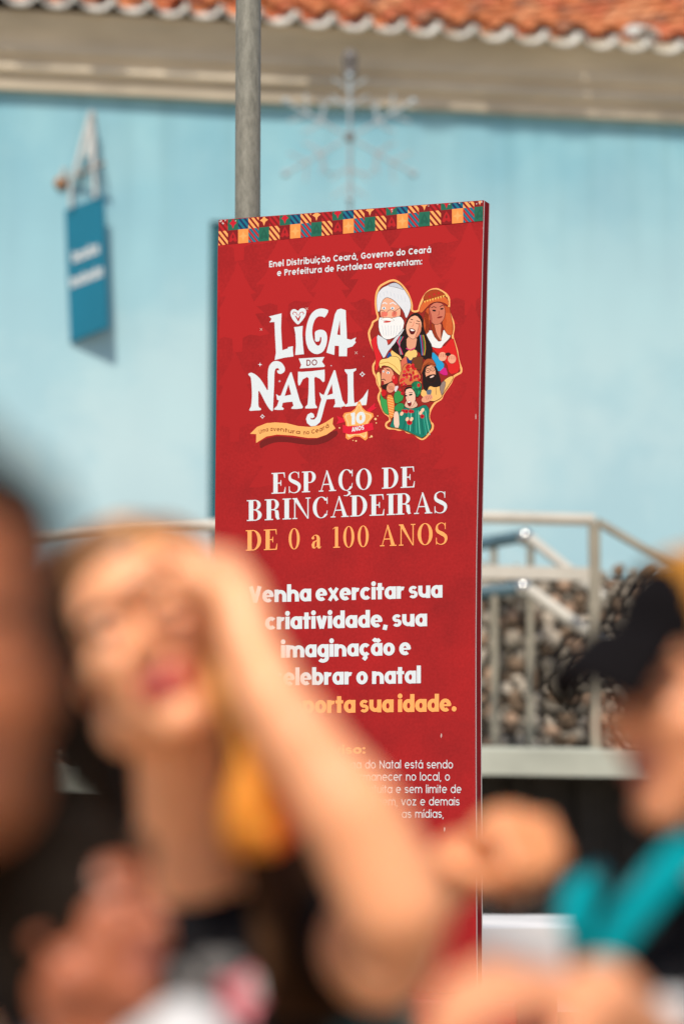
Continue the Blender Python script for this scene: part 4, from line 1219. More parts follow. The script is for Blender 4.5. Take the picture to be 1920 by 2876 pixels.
# man in the yellow hat with the red telephone
F((60,160,84),(308,1560),(332,1660),(402,1692),(422,1882),(350,1842),(308,1722))
F((52,150,78),(488,1590),(560,1555),(612,1670),(502,1745),(478,1660)); F((222,214,224),(470,1520),(545,1500),(500,1600))
F((244,204,124),(256,1350),(300,1320),(315,1480),(300,1535),(268,1440))
F((236,138,66),(388,1620),(460,1620),(492,1752),(470,1900),(430,1935),(400,1765))
for k in range(8): Ln((250,196,120),8,(398+k*3,1650+k*32),(470+k*2,1672+k*32))
F((226,150,118),(330,1282),(430,1270),(482,1350),(472,1480),(392,1542),(328,1502),(315,1400))
F((44,26,22),(318,1502),(392,1482),(470,1440),(455,1500),(395,1548),(345,1545)); E((150,40,40),335,1470,20,28)
Ln((40,24,22),9,(338,1285),(350,1300)); Ln((40,24,22),10,(385,1300),(428,1308)); E((250,250,250),348,1325,12,14); E((250,250,250),405,1340,20,15); E((50,100,130),350,1327,7,9); E((50,100,130),405,1342,9,11)
Ln((40,24,22),9,(320,1430),(350,1420),(375,1440))
F((240,206,126),(288,1232),(312,1170),(400,1160),(440,1130),(530,1140),(562,1200),(578,1392),(505,1335),(432,1262),(332,1242),(310,1292))
Ln((204,158,80),9,(300,1225),(400,1205),(480,1250),(560,1340))
E((200,30,36),490,1430,36,62,-12); E((200,30,36),350,1598,33,44); E((244,120,110),478,1400,10,20); E((224,150,120),440,1530,52,66,20)
for k in range(4): Ln((150,80,60),5,(405+k*18,1500+k*3),(430+k*14,1560))
# man in the brown hat and glasses
F((242,190,112),(822,1560),(850,1560),(940,1470),(1060,1520),(1120,1430),(1200,1382),(1240,1390),(1180,1490),(1100,1602),(1078,1660),(970,1712),(822,1640))
F((146,128,122),(1060,1500),(1110,1440),(1140,1470),(1090,1640),(1070,1580)); Ln((120,80,40),6,(1010,1530),(1015,1620))
F((36,26,26),(842,1292),(930,1230),(1010,1250),(1060,1400),(1082,1502),(1000,1525),(925,1500),(900,1582),(848,1540))
F((232,166,134),(880,1272),(980,1232),(1012,1330),(1000,1432),(930,1462),(878,1380))
F((36,24,22),(888,1392),(940,1368),(1012,1360),(1002,1440),(950,1472),(900,1442)); E((240,206,196),962,1390,30,10,-25)
for x, y in ((908,1312),(972,1292)): Ln((40,26,24),6,*arc(x,y,28,28,0,360,14)); E(BK,x,y,7,8)
F((176,84,44),(815,1372),(820,1330),(850,1212),(900,1160),(970,1168),(1012,1240),(1008,1262),(920,1228),(862,1262),(838,1330))
Ln((120,50,26),9,(850,1262),(920,1215),(1005,1240))
F((96,112,130),(886,1560),(962,1550),(946,1632),(900,1622)); E((230,160,130),900,1668,76,44,-25)
for k in range(4): Ln((160,90,70),5,(880+k*20,1640-k*6),(900+k*20,1690-k*8))
# performer with the fruit headdress and green dress
rf = random.Random(9)
F((206,120,70),(590,1280),(620,1230),(700,1220),(790,1330),(830,1400),(760,1480),(640,1500),(555,1500),(540,1420))
for _ in range(60):
    t = rf.random(); y = 1235 + t * 270; hwid = 40 + t * 110
    E(rf.choice(((190,28,34),(214,40,44),(224,60,64),(236,150,80),(176,24,60))), 690 + rf.uniform(-hwid, hwid), y, rf.uniform(12, 24), rf.uniform(12, 24), 0, 10)
F((30,120,84),(700,1490),(740,1450),(800,1450),(836,1500),(820,1600),(770,1660),(745,1580))
for _ in range(16): E(rf.choice(((24,100,70),(48,150,100),(20,86,64))), rf.uniform(700, 825), rf.uniform(1470, 1620), 20, 14, rf.uniform(0, 180), 8)
E((206,40,44),795,1500,20,24); E((190,30,40),588,1602,22,22); E((190,30,40),562,1560,20,20)
F((32,26,28),(612,1560),(650,1520),(710,1525),(700,1550),(630,1580))
F((24,124,108),(424,2030),(450,1975),(470,1920),(560,1762),(640,1792),(760,1792),(880,1742),(930,1802),(918,1905),(948,1992),(950,2045),(850,2172),(780,2142),(650,2082),(540,2042))
for k in range(9): Ln(((16,90,84),(60,170,150),(110,205,180))[k % 3],9,(640+k*30,1820),(625+k*34,1950),(600+k*42,2060+min(k,6)*12))
F((224,180,158),(640,1690),(750,1690),(790,1760),(700,1800),(610,1770))
F((242,196,176),(620,1560),(700,1532),(752,1602),(752,1702),(690,1792),(640,1702))
E((120,24,34),678,1732,26,36,-10); E((250,250,250),674,1712,18,9,-12)
E((24,40,36),632,1632,20,10,8); E((24,40,36),692,1620,24,11,-14); Ln((40,30,30),6,(612,1605),(640,1600)); Ln((40,30,30),6,(670,1590),(718,1592)); Ln((206,150,130),6,(660,1640),(650,1680))
F((44,140,80),(476,1792),(540,1722),(600,1732),(615,1760),(592,1812),(520,1842))
F((238,204,186),(478,1836),(540,1832),(552,2042),(480,2034))
for x, y, r in ((640,1830,24),(690,1830,24),(715,1832,20),(600,1830,24),(840,1895,26),(678,1970,34)): E((200,30,44),x,y,r,r); E((140,16,30),x,y,r*.45,r*.45)
for x, y in ((820,1850),(845,1815),(650,1930),(705,1930),(580,1860)): E((240,200,170),x,y,20,28,30)
ink.build("group_portrait", sign)

# ------------------------------------------------------------------ people
def skin(name, col, var=0.10):
    return mat(name, col, 0.42, var=var, scale=14, spec=0.5, sss=0.35)
M_lip = mat("lips_red", (0.48, 0.06, 0.055), 0.4)
M_lipn = mat("lips_natural", (0.36, 0.11, 0.085), 0.45)
M_eyew = mat("eye_white", (0.72, 0.70, 0.68), 0.25)
M_iris = mat("eye_iris", (0.03, 0.02, 0.015), 0.2)
M_nail = mat("nail", (0.62, 0.34, 0.28), 0.3)

class Blob:
    """overlapping tapered limbs and rounded forms, later grown into ONE continuous skin"""
    def __init__(s): s.b = MB(); s.m = None
    def ball(s, c, r, sc=(1, 1, 1), mtx=None, nu=18, nv=12): s.b.ball(c, r, M_lipn, nu, nv, sc, mtx)
    def limb(s, *pr, step=0.45):
        """limb through (point, radius) joints, tapering between them"""
        for (p, r), (q, t) in zip(pr, pr[1:]):
            p, q = Vector(p), Vector(q); L = (q - p).length
            n = max(2, int(L / (min(r, t) * step)) + 1)
            for i in range(n + 1):
                f = i / n; f2 = f * f * (3 - 2 * f)
                s.b.ball(p.lerp(q, f), r + (t - r) * f2, M_lipn, 14, 9)
    def finish(s, name, mats, voxel=0.007, parent=None, smooth_it=4, noise=0.0, nscale=10.0, pick=None):
        me = bpy.data.meshes.new(name); me.from_pydata(s.b.v, [], s.b.f)
        o = bpy.data.objects.new(name, me); COL.objects.link(o)
        rm = o.modifiers.new("grow", 'REMESH'); rm.mode = 'VOXEL'; rm.voxel_size = voxel
        sm = o.modifiers.new("relax", 'SMOOTH'); sm.iterations = smooth_it; sm.factor = 0.5
        bpy.context.view_layer.update()
        dg = bpy.context.evaluated_depsgraph_get()
        me2 = bpy.data.meshes.new_from_object(o.evaluated_get(dg))
        o.modifiers.clear(); o.data = me2; me2.name = name
        bpy.data.meshes.remove(me)
        me2.materials.clear()
        for m in mats: me2.materials.append(m)
        if noise:
            from mathutils import noise as nz
            for v in me2.vertices:
                v.co += Vector(v.normal) * noise * nz.noise(v.co * nscale)
        if pick:
            for p in me2.polygons: p.material_index = pick(p.center)
        else:
            me2.polygons.foreach_set("material_index", [0] * len(me2.polygons))
        me2.polygons.foreach_set("use_smooth", [True] * len(me2.polygons))
        if parent: o.parent = parent
        return o

def rot(yaw=0, pitch=0, roll=0):
    """head turned: yaw + = towards photo right, pitch + = chin up, roll + = top towards photo right"""
    return Matrix.Rotation(R(yaw), 3, 'Z') @ Matrix.Rotation(R(roll), 3, 'Y') @ Matrix.Rotation(R(-pitch), 3, 'X')

class Head:
    """head in its own frame: face towards -y, photo right +x, up +z; s scales it"""
    def __init__(h, c, s, M): h.c, h.s, h.M = Vector(c), s, M
    def w(h, x, y, z): return h.c + h.M @ (Vector((x, y, z)) * h.s)
    def local(h, p): return h.M.transposed() @ (Vector(p) - h.c) / h.s
    def grow(h, bl):
        s, M = h.s, h.M
        E = lambda x, y, z, r, sc=(1, 1, 1): bl.ball(h.w(x, y, z), r * s, sc, M)
        E(0, .012, .028, .1, (.76, .96, .90))            # skull
        E(0, -.022, -.045, .1, (.60, .68, .66))          # jaw
        E(0, -.030, .040, .1, (.64, .60, .52))           # forehead
        E(0, -.070, -.093, .022, (1.2, .9, .9))          # chin
        for x in (-1, 1):
            E(x * .036, -.058, -.018, .031)              # cheek
            E(x * .048, -.010, -.062, .034)              # jaw corner
            E(x * .030, -.072, .030, .016, (1.5, .8, .6))# brow
            E(x * .031, -.0755, .010, .0135)             # eye
            E(x * .077, .012, -.002, .032, (.34, .62, 1))# ear
            E(x * .011, -.094, -.020, .0095)             # nostril wing
        bl.limb((h.w(0, -.083, .020), .0085 * s), (h.w(0, -.104, -.012), .0125 * s)); E(0, -.107, -.017, .0125)
        for z, r, k in ((-.050, .0075, 1), (-.0605, .0085, .8)):   # lips
            bl.limb((h.w(-.021 * k, -.080, z), .005 * s), (h.w(-.007, -.088, z), r * s), (h.w(.007, -.088, z), r * s), (h.w(.021 * k, -.080, z), .005 * s))
    def pick(h, p, closed=False):
        """0 skin 1 lips 2 eye white 3 iris / brows"""
        q = h.local(p)
        if q.y > -.055: return 0
        if abs(q.x) < .027 and -.071 < q.z < -.0425 and q.y < -.079 - .0: return 1
        for x in (-1, 1):
            d = math.hypot(q.x - x * .031, (q.z - .009) * (1.9 if not closed else 2.6))
            if d < .0068 and not closed: return 3
            if d < .0135: return 3 if closed else 2
            if abs(q.x - x * .031) < .021 and abs(q.z - (.033 - abs(q.x - x * .034) * .25)) < .0045: return 3
        return 0

def hand(bl, wrist, fwd, palm, side, s=1.0, curls=(0.3, 0.3, 0.3, 0.3), thumb=0.4, spread=0.06, fist=False):
    """hand grown into a body: fwd along the fingers, palm = way the palm faces, side = way the thumb lies"""
    f = Vector(fwd).normalized(); pn = Vector(palm); pn = (pn - f * pn.dot(f)).normalized()
    sd = f.cross(pn); sd = sd if sd.dot(Vector(side)) > 0 else -sd
    w_ = Vector(wrist)
    for k in range(4):                      # palm: four metacarpals
        x = (.027 - k * .018) * s
        bl.limb((w_ + sd * x * .6, .013 * s), (w_ + f * .085 * s + sd * x, .0115 * s))
        L = (.043, .048, .044, .034)[k] * s
        p = w_ + f * .088 * s + sd * x
        d = (f + sd * (1.5 - k) * spread).normalized()
        ang = 0
        for j in range(3):
            ang += curls[k] * (1.0, 1.15, .8)[j]
            dd = (d * math.cos(ang) + pn * math.sin(ang)).normalized()
            q = p + dd * L * (1.0, .64, .50)[j]
            bl.limb((p, (.0095, .0085, .0078)[j] * s), (q, (.0087, .008, .0068)[j] * s))
            p = q
    p = w_ + f * .025 * s + sd * .026 * s
    d = (f * .75 + sd * .75 + pn * .35).normalized()
    q = p + d * .042 * s; bl.limb((w_ + f * .012 * s + sd * .012 * s, .015 * s), (p, .014 * s), (q, .0115 * s))
    d2 = (d + (pn * .9 - sd * .7) * thumb).normalized(); q2 = q + d2 * .032 * s
    if fist:
        d2 = (f * .55 + pn * .75 - sd * .35).normalized(); q2 = q + d2 * .030 * s
    bl.limb((q, .0112 * s), (q2, .0098 * s)); d3 = (d2 + (pn - sd * .6) * thumb).normalized() if not fist else (-sd + pn * .1 - f * .15).normalized()
    bl.limb((q2, .0098 * s), (q2 + d3 * .024 * s, .0078 * s))

def legs(bl, hipc, sh, foot_z=0.06, k=1.0, rad=1.0):
    """two straight legs from the hips down to the ground"""
    for x in (-1, 1):
        hp = hipc + sh * x * .095 * k
        kn = Vector((hp.x + sh.x * x * .01, hp.y - .02, hp.z * .53)); an = Vector((hp.x, hp.y, foot_z + .02))
        bl.limb((hp, .088 * k * rad), (kn, .058 * k * rad), (an, .042 * k * rad))
        if rad <= 1.0: bl.limb((an, .042 * k), (an + Vector((0, -.14 * k, -.035)), .034 * k))
def hair_locks(bl, roots, rnd, r=0.012):
    for pts in roots:
        n = len(pts)
        bl.limb(*[(p, r * (1.0 if i < n - 1 else .45)) for i, p in enumerate(pts)], step=.7)

def shoe(name, ctr, parent, m, k=1.0):
    bl = Blob(); bl.limb((ctr + Vector((0, .04, 0)), .042 * k), (ctr + Vector((0, -.09 * k, -.004)), .038 * k), (ctr + Vector((0, -.16 * k, -.008)), .034 * k))
    return bl.finish(name, [m], 0.012, parent)

M_black = mat("black_cotton", (0.009, 0.009, 0.011), 0.95, var=0.15, scale=10, spec=0.1)
M_denim = mat("dark_denim", (0.03, 0.045, 0.08), 0.85, var=0.2, scale=20)
M_shoe = mat("canvas_shoe", (0.10, 0.10, 0.11), 0.7)
M_teal = mat("teal_cotton", (0.0, 0.29, 0.345), 0.85, var=0.12, scale=18, spec=0.08, bump=0.3, bscale=60)
M_teald = mat("dark_teal_cotton", (0.006, 0.055, 0.06), 0.85, var=0.12, scale=8)
M_whitec = mat("white_cotton", (0.60, 0.61, 0.63), 0.8, var=0.06, scale=8)
M_pinkp = mat("pink_print", (0.70, 0.22, 0.27), 0.7)
M_greyp = mat("grey_print", (0.16, 0.16, 0.165), 0.75)

def person(label, base, group=None):
    e = empty("person", base, 0, label, "person", group)
    return e
def settle(o, e):
    """meshes are grown in world space; hang them under their person without moving them"""
    o.parent = e; o.matrix_parent_inverse = Matrix.Translation(-e.location)
    return o
def lower_body(e, hip, sh, k, mtrou, mshoe):
    tb = Blob(); tb.ball(hip + Vector((0, 0, .02)), .1, (1.45 * k, 1.05 * k, .95 * k), Matrix.Identity(3)); legs(tb, hip, sh, .06, k, 1.18)
    settle(tb.finish("trousers", [mtrou], 0.014), e)
    for x in (-1, 1):
        hp = hip + sh * x * .095 * k
        settle(shoe("shoe", Vector((hp.x, hp.y, .045 * k)), None, mshoe, k), e)
    bb = []

# ======== woman with her hand on her head =====================================
M_skin2 = skin("fair_skin", (0.92, 0.42, 0.215))
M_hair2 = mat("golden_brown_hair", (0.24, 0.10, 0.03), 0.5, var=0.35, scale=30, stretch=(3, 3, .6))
M_hair1 = mat("black_brown_hair", (0.014, 0.009, 0.006), 0.75, var=0.4, scale=40, spec=0.12, stretch=(3, 3, .6))
M_hairg = mat("golden_hair", (0.62, 0.27, 0.06), 0.45, var=0.3, scale=30, stretch=(3, 3, .6))
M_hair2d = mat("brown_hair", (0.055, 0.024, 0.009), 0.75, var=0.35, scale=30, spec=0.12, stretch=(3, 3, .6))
h2 = Head(D(350, 1480, 2.66), 1.12, rot(0, 8, -25))
nk = D(432, 1870, 2.76)                               # base of the neck
ch = D(430, 2060, 2.80)                               # upper chest
hip2 = Vector((nk.x - .02, 2.86, .83))
shR = D(95, 2075, 2.86); shL = D(775, 2110, 2.84)     # shoulders left / right in the photo
elb = D(912, 2085, 2.42); wr = D(546, 1368, 2.50)
e2 = person("woman in black flower print top with one hand raised to her head", Vector((nk.x, 2.84, 0)))
bl = Blob(); h2.grow(bl)
bl.limb((h2.w(0, .025, -.06), .058), (nk, .060), (ch, .075))
bl.limb((shR, .052), (nk + Vector((0, .03, -.055)), .060), (shL, .052))
bl.ball(ch + Vector((0, .02, -.03)), .1, (1.35, .85, 1.0)); bl.ball((ch + hip2) / 2 + Vector((0, .02, .05)), .1, (1.32, .9, 2.0)); bl.ball(hip2 + Vector((0, 0, .05)), .1, (1.4, 1.0, 1.2))
bl.limb((shL, .056), (D(872, 2190, 2.58), .060), (elb, .055), (D(812, 1880, 2.42), .052), (D(712, 1735, 2.43), .043), (D(632, 1610, 2.44), .036), (D(572, 1480, 2.475), .031), (wr, .029))
fw = (D(410, 1200, 2.64) - wr)
bl.ball(D(895, 2225, 2.45), .040)
hand(bl, wr, fw, (-.45, .75, -.45), (-1, 0, -.4), 1.12, (.30, .28, .30, .34), .3, .06)
elR = D(-20, 2480, 2.72)
bl.limb((shR, .052), (elR, .040), (D(60, 2700, 2.62), .030)); hand(bl, D(60, 2700, 2.62), (.1, -.1, -1), (.3, 1, 0), (0, -1, 0), .95)
legs(bl, hip2, Vector((1, 0, 0)), .06, .93)
settle(bl.finish("body", [M_skin2, M_lip, M_eyew, M_iris], 0.0055, pick=lambda p: h2.pick(p, True)), e2)
# top with a round neckline
tb = Blob(); dn = Vector((0, 0, -.052))
tb.limb((shR + Vector((-.01, 0, -.004)), .064), (shR + Vector((.075, .01, -.010)), .066)); tb.limb((shL + Vector((.0, 0, -.004)), .063), (shL + Vector((-.07, -.005, -.03)), .060))
tb.ball(ch + Vector((0, .010, -.068)), .1, (1.58, 1.10, 1.05)); tb.ball(D(250, 2240, 2.82), .09, (1.1, 1, 1)); tb.ball(D(600, 2260, 2.80), .09, (1.1, 1, 1))
for x in (-1, 1): tb.ball(ch + Vector((x * .062, -.062, -.185)), .058)
tb.ball((ch + hip2) / 2 + Vector((0, .02, .03)), .1, (1.42, 1.02, 2.1)); tb.ball(hip2 + Vector((0, .0, .06)), .1, (1.5, 1.12, .9))
tb.limb((shR, .060), (shR.lerp(elR, .42), .057)); tb.limb((shL, .061), (shL.lerp(D(860, 2190, 2.62), .85), .066))
top2 = settle(tb.finish("black_top", [M_black], 0.009), e2)
def print_disc(name, c, r, m, host, par, n=26, petals=0, rr=0.35, squash=1.0):
    """a printed motif laid over the cloth, following its surface"""
    inv = host.matrix_world.inverted() if host.parent is None else Matrix.Identity(4)
    mb = MB()
    dirn = (Vector(c) - CAM).normalized()
    bmh = bmesh.new(); bmh.from_mesh(host.data)
    from mathutils.bvhtree import BVHTree
    bv = BVHTree.FromBMesh(bmh)
    right = dirn.cross(Vector((0, 0, 1))).normalized(); upv = right.cross(dirn)
    rings = []
    for k in range(6):
        row = []
        for j in range(n):
            a = 2 * math.pi * j / n
            rad = r * (k / 5) * (1 + (rr * math.cos(a * petals) if petals else 0))
            o_ = CAM + right * 0 
            tgt = Vector(c) + right * rad * math.cos(a) + upv * rad * math.sin(a) * squash
            d = (tgt - CAM).normalized()
            hit = bv.ray_cast(CAM, d)
            row.append((hit[0] + hit[1] * 0.0025) if hit[0] is not None else None)
        rings.append(row)
    bmh.free()
    for k in range(5):
        for j in range(n):
            q = [rings[k][j], rings[k][(j + 1) % n], rings[k + 1][(j + 1) % n], rings[k + 1][j]]
            if all(p is not None for p in q): mb.face(q, m)
    return settle(mb.build(name, None, smooth=True), par)
bpy.context.view_layer.update()
print_disc("flower_print", D(552, 2285, 2.68), .027, M_pinkp, top2, e2, petals=5, rr=.22)
print_disc("leaf_print", D(600, 2262, 2.68), .016, M_whitec, top2, e2, petals=2, rr=.4)
print_disc("leaf_print", D(430, 2265, 2.68), .022, M_greyp, top2, e2, petals=3, rr=.4)
print_disc("leaf_print", D(500, 2210, 2.68), .018, M_greyp, top2, e2, petals=2, rr=.4)
lower_body(e2, hip2, Vector((1, 0, 0)), .95, M_denim, M_shoe)
# hair: a cap over the crown, a golden fall on the lit side, dark long hair on the other
def cap_hair(h, bl, k=1.0):
    bl.ball(h.w(0, .030, .042), .108 * h.s * k, (.82, .98, .92), h.M)
    for x in (-1, 1): bl.ball(h.w(x * .05, .005, .055), .06 * h.s * k, (.75, 1.05, 1.0), h.M)
    bl.ball(h.w(0, -.022, .092), .055 * h.s * k, (1.15, .8, .55), h.M)
rnd = random.Random(21)
hb = Blob(); cap_hair(h2, hb)
for k in range(26):      # right side, falling behind the forearm to the shoulder
    a = k / 25
    p0 = h2.w(.03 + .05 * a, -.02 + .07 * a, .10 - .03 * a)
    p1 = h2.w(.083 + .012 * rnd.random(), -.03 + .07 * a, .01)
    p2 = D(515 + 55 * a + rnd.uniform(-12, 12), 1640, 2.66 + .09 * a)
    p3 = D(570 + 150 * a + rnd.uniform(-15, 15), 1880, 2.72 + .12 * a)
    p4 = D(610 + 190 * a + rnd.uniform(-20, 20), 2090, 2.72 + .10 * a)
    p5 = D(625 + 190 * a + rnd.uniform(-20, 20), 2330, 2.66 + .05 * a)
    hair_locks(hb, [[p0, p1, p2, p3, p4, p5]], rnd, .0165)
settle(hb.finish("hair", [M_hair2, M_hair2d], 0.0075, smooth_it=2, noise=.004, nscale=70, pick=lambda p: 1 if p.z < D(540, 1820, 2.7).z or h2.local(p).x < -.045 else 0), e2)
hb = Blob()
for k in range(24):
    a = k / 23
    p0 = h2.w(-.04 - .03 * a, -.01 + .08 * a, .09 - .02 * a)
    p1 = h2.w(-.098 - .012 * rnd.random(), -.02 + .08 * a, .01)
    p2 = D(152 + 62 * a + rnd.uniform(-14, 14), 1570, 2.66 + .08 * a)
    p3 = D(222 + 55 * a + rnd.uniform(-14, 14), 1750, 2.74 + .09 * a)
    p4 = D(285 + 20 * a + rnd.uniform(-15, 15), 1960, 2.84 + .05 * a)
    hair_locks(hb, [[p0, p1, p2, p3, p4]], rnd, .017)
settle(hb.finish("hair", [M_hair1], 0.0075, smooth_it=2, noise=.004, nscale=70), e2)
hb = Blob()
for k in range(12):      # golden strands falling between her cheek and the forearm
    a = k / 11
    hair_locks(hb, [[h2.w(.015 + .04 * a, -.045 + .02 * a, .115 - .02 * a), h2.w(.080 + .008 * rnd.random(), -.060 + .03 * a, .03), D(498 + 26 * a + rnd.uniform(-8, 8), 1590, 2.545 + .03 * a), D(560 + 26 * a + rnd.uniform(-8, 8), 1730, 2.56 + .03 * a), D(600 + 20 * a, 1800, 2.60)]], rnd, .0115)
settle(hb.finish("hair_strands", [M_hairg], 0.007, smooth_it=2, noise=.003, nscale=70), e2)
# bright orange scarf tucked by her neck
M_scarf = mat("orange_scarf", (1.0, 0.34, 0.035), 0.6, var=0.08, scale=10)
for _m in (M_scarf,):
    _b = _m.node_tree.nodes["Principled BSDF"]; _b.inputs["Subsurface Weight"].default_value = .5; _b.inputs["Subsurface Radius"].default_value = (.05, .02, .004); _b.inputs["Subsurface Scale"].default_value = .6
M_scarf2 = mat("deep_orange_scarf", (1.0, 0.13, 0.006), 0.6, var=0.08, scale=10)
sb = Blob()
cs = [(606, 1685, 2.56), (622, 1750, 2.52), (622, 1815, 2.51), (606, 1872, 2.515), (590, 1918, 2.525), (582, 1936, 2.535)]
rr = (.018, .032, .040, .038, .028, .016)
for dx in (-30, 25):
    sb.limb(*[(D(x + dx, y, z), r * .8) for (x, y, z), r in zip(cs, rr)])
for k in range(9):
    y = 1700 + k * 26; x = 610 + 40 * math.sin(k * 1.9)
    sb.ball(D(x, y, 2.495), .016, (1, .7, 1.4))
sx_ = D(612, 1830, 2.55).x
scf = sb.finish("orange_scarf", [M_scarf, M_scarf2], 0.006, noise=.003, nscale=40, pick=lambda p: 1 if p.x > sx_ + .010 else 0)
tag(scf, "bright orange scarf bunched beside the neck of the woman in the black top", "scarf")

# ======== companion hidden behind her, raised fist =============================
M_skin5 = skin("tan_skin", (0.84, 0.36, 0.165))
h5 = Head(D(420, 1490, 3.42), .92, rot(10, 0, 0))
nk5 = D(520, 1800, 3.45); sh5R = D(330, 1980, 3.45); sh5L = D(745, 2010, 3.36); hip5 = Vector((nk5.x + .2, 3.44, .80))
el5 = D(820, 2170, 2.98); wr5 = D(1060, 1985, 2.72)
e5 = person("person in dark teal standing behind the woman, only a clenched fist reaching out", Vector((nk5.x, 3.45, 0)))
bl = Blob(); h5.grow(bl); bl.limb((h5.w(0, .02, -.06), .055), (nk5, .058)); bl.limb((sh5R, .05), (nk5 + Vector((0, .02, -.06)), .06), (sh5L, .05))
bl.ball(nk5 + Vector((0, .02, -.2)), .1, (1.3, .85, 1.4)); bl.ball((nk5 + hip5) / 2 + Vector((0, .02, -.05)), .1, (1.25, .85, 2)); bl.ball(hip5, .1, (1.4, 1, 1.1))
bl.limb((sh5L, .048), (el5, .048), (wr5, .037))
hand(bl, wr5 + (wr5 - el5).normalized() * .005, (D(1175, 1905, 2.64) - wr5), (-.1, .25, -1), (-.2, -1, .1), 1.28, (1.35, 1.4, 1.4, 1.4), .9, .02, True)
bl.ball(D(1165, 1935, 2.68), .044, (1.05, .8, .95))
bl.limb((sh5R, .048), (D(120, 2330, 3.4), .038), (D(180, 2640, 3.3), .029)); hand(bl, D(180, 2640, 3.3), (0, -.1, -1), (1, 0, 0), (0, -1, 0), .95)
legs(bl, hip5, Vector((1, 0, 0)), .06, .93)
settle(bl.finish("body", [M_skin5, M_lipn, M_eyew, M_iris], 0.0065, pick=lambda p: h5.pick(p, True)), e5)
hb = Blob(); cap_hair(h5, hb, .97); hb.ball(h5.w(0, .06, -.02), .075, (1, .8, 1.2), h5.M)
settle(hb.finish("hair", [M_hair2d], 0.009, noise=.004, nscale=60), e5)
tb = Blob(); tb.limb((sh5R, .062), (nk5 + Vector((0, .025, -.09)), .068), (sh5L, .062)); tb.ball(nk5 + Vector((0, .02, -.2)), .1, (1.5, 1.08, 1.5)); tb.ball((nk5 + hip5) / 2 + Vector((.02, .02, -.05)), .1, (1.5, 1.05, 2.2)); tb.ball(hip5 + Vector((.02, 0, .03)), .1, (1.6, 1.15, 1))
tb.limb((sh5L, .06), (sh5L.lerp(el5, .55), .055)); tb.limb((sh5R, .06), (sh5R.lerp(D(120, 2330, 3.4), .5), .054))
settle(tb.finish("teal_shirt", [M_teald], 0.011), e5)
lower_body(e5, hip5, Vector((1, 0, 0)), .94, M_denim, M_shoe)

# ======== dark haired person at the far left, very near the lens ==============
M_skin1 = skin("brown_skin", (0.54, 0.175, 0.07))
h1 = Head(D(-258, 1505, 1.40), 1.08, rot(28, 0, 4))
nk1 = D(-320, 2090, 1.50); shA = D(-760, 2450, 1.56); shB = D(-60, 2640, 1.62); hip1 = Vector((nk1.x - .02, 1.62, .82))
e1 = person("dark haired person very close to the lens at the left edge, face half cut off", Vector((nk1.x, 1.6, 0)))
bl = Blob(); h1.grow(bl); bl.limb((h1.w(0, .03, -.06), .058), (nk1, .060)); bl.limb((shA, .055), (nk1 + Vector((0, .03, -.06)), .064), (shB, .052))
bl.ball(nk1 + Vector((0, .04, -.22)), .1, (1.5, .95, 1.5)); bl.ball((nk1 + hip1) / 2 + Vector((0, .03, -.05)), .1, (1.4, .95, 2.2)); bl.ball(hip1, .1, (1.5, 1.05, 1.2))
for s_, ex in ((shA, -.03), (shB, .0)):
    el_ = s_ + Vector((ex, .02, -.28)); w2 = el_ + Vector((-ex * .5, -.05, -.24))
    bl.limb((s_, .052), (el_, .042), (w2, .030)); hand(bl, w2, (0, -.1, -1), (1 if ex else -1, 0, 0), (0, -1, 0), 1.0)
legs(bl, hip1, Vector((1, 0, 0)), .06, 1.0)
settle(bl.finish("body", [M_skin1, M_lipn, M_eyew, M_iris], 0.006, pick=lambda p: h1.pick(p, True)), e1)
hb = Blob(); cap_hair(h1, hb, 1.06)
for k in range(18):
    a = k / 17
    for s_ in (1, -1):
        p0 = h1.w(s_ * (.055 + .02 * a), .0 + .09 * a, .085 - .02 * a); p1 = h1.w(s_ * .094, .02 + .07 * a, .0); p2 = h1.w(s_ * (.094 + rnd.uniform(-.006, .006)), .03 + .07 * a, -.075); p3 = h1.w(s_ * (.085 + rnd.uniform(-.01, .01)), .04 + .05 * a, -.15)
        hair_locks(hb, [[p0, p1, p2, p3]], rnd, .015)
        if s_ == 1:
            ex_ = Vector((.016 + .012 * rnd.random(), -.012, 0))
            hair_locks(hb, [[p0 + ex_ * .4, p1 + ex_, p2 + ex_ * 1.2, p3 + ex_ * .8]], rnd, .016)
hb.ball(h1.w(0, .085, -.03), .085, (1, .7, 1.3), h1.M)
settle(hb.finish("hair", [M_hair1], 0.0075, smooth_it=2, noise=.004, nscale=70), e1)
tb = Blob(); tb.limb((shA, .066), (nk1 + Vector((0, .03, -.075)), .074), (shB, .064)); tb.ball(nk1 + Vector((0, .04, -.22)), .1, (1.68, 1.15, 1.55)); tb.ball((nk1 + hip1) / 2 + Vector((0, .03, -.05)), .1, (1.6, 1.12, 2.3)); tb.ball(hip1 + Vector((0, 0, .04)), .1, (1.62, 1.18, 1))
for s_, ex in ((shA, -.03), (shB, .0)): tb.limb((s_, .064), (s_ + Vector((ex * .6, .01, -.17)), .058))
settle(tb.finish("black_shirt", [M_black], 0.011), e1)
lower_body(e1, hip1, Vector((1, 0, 0)), 1.0, M_denim, M_shoe)

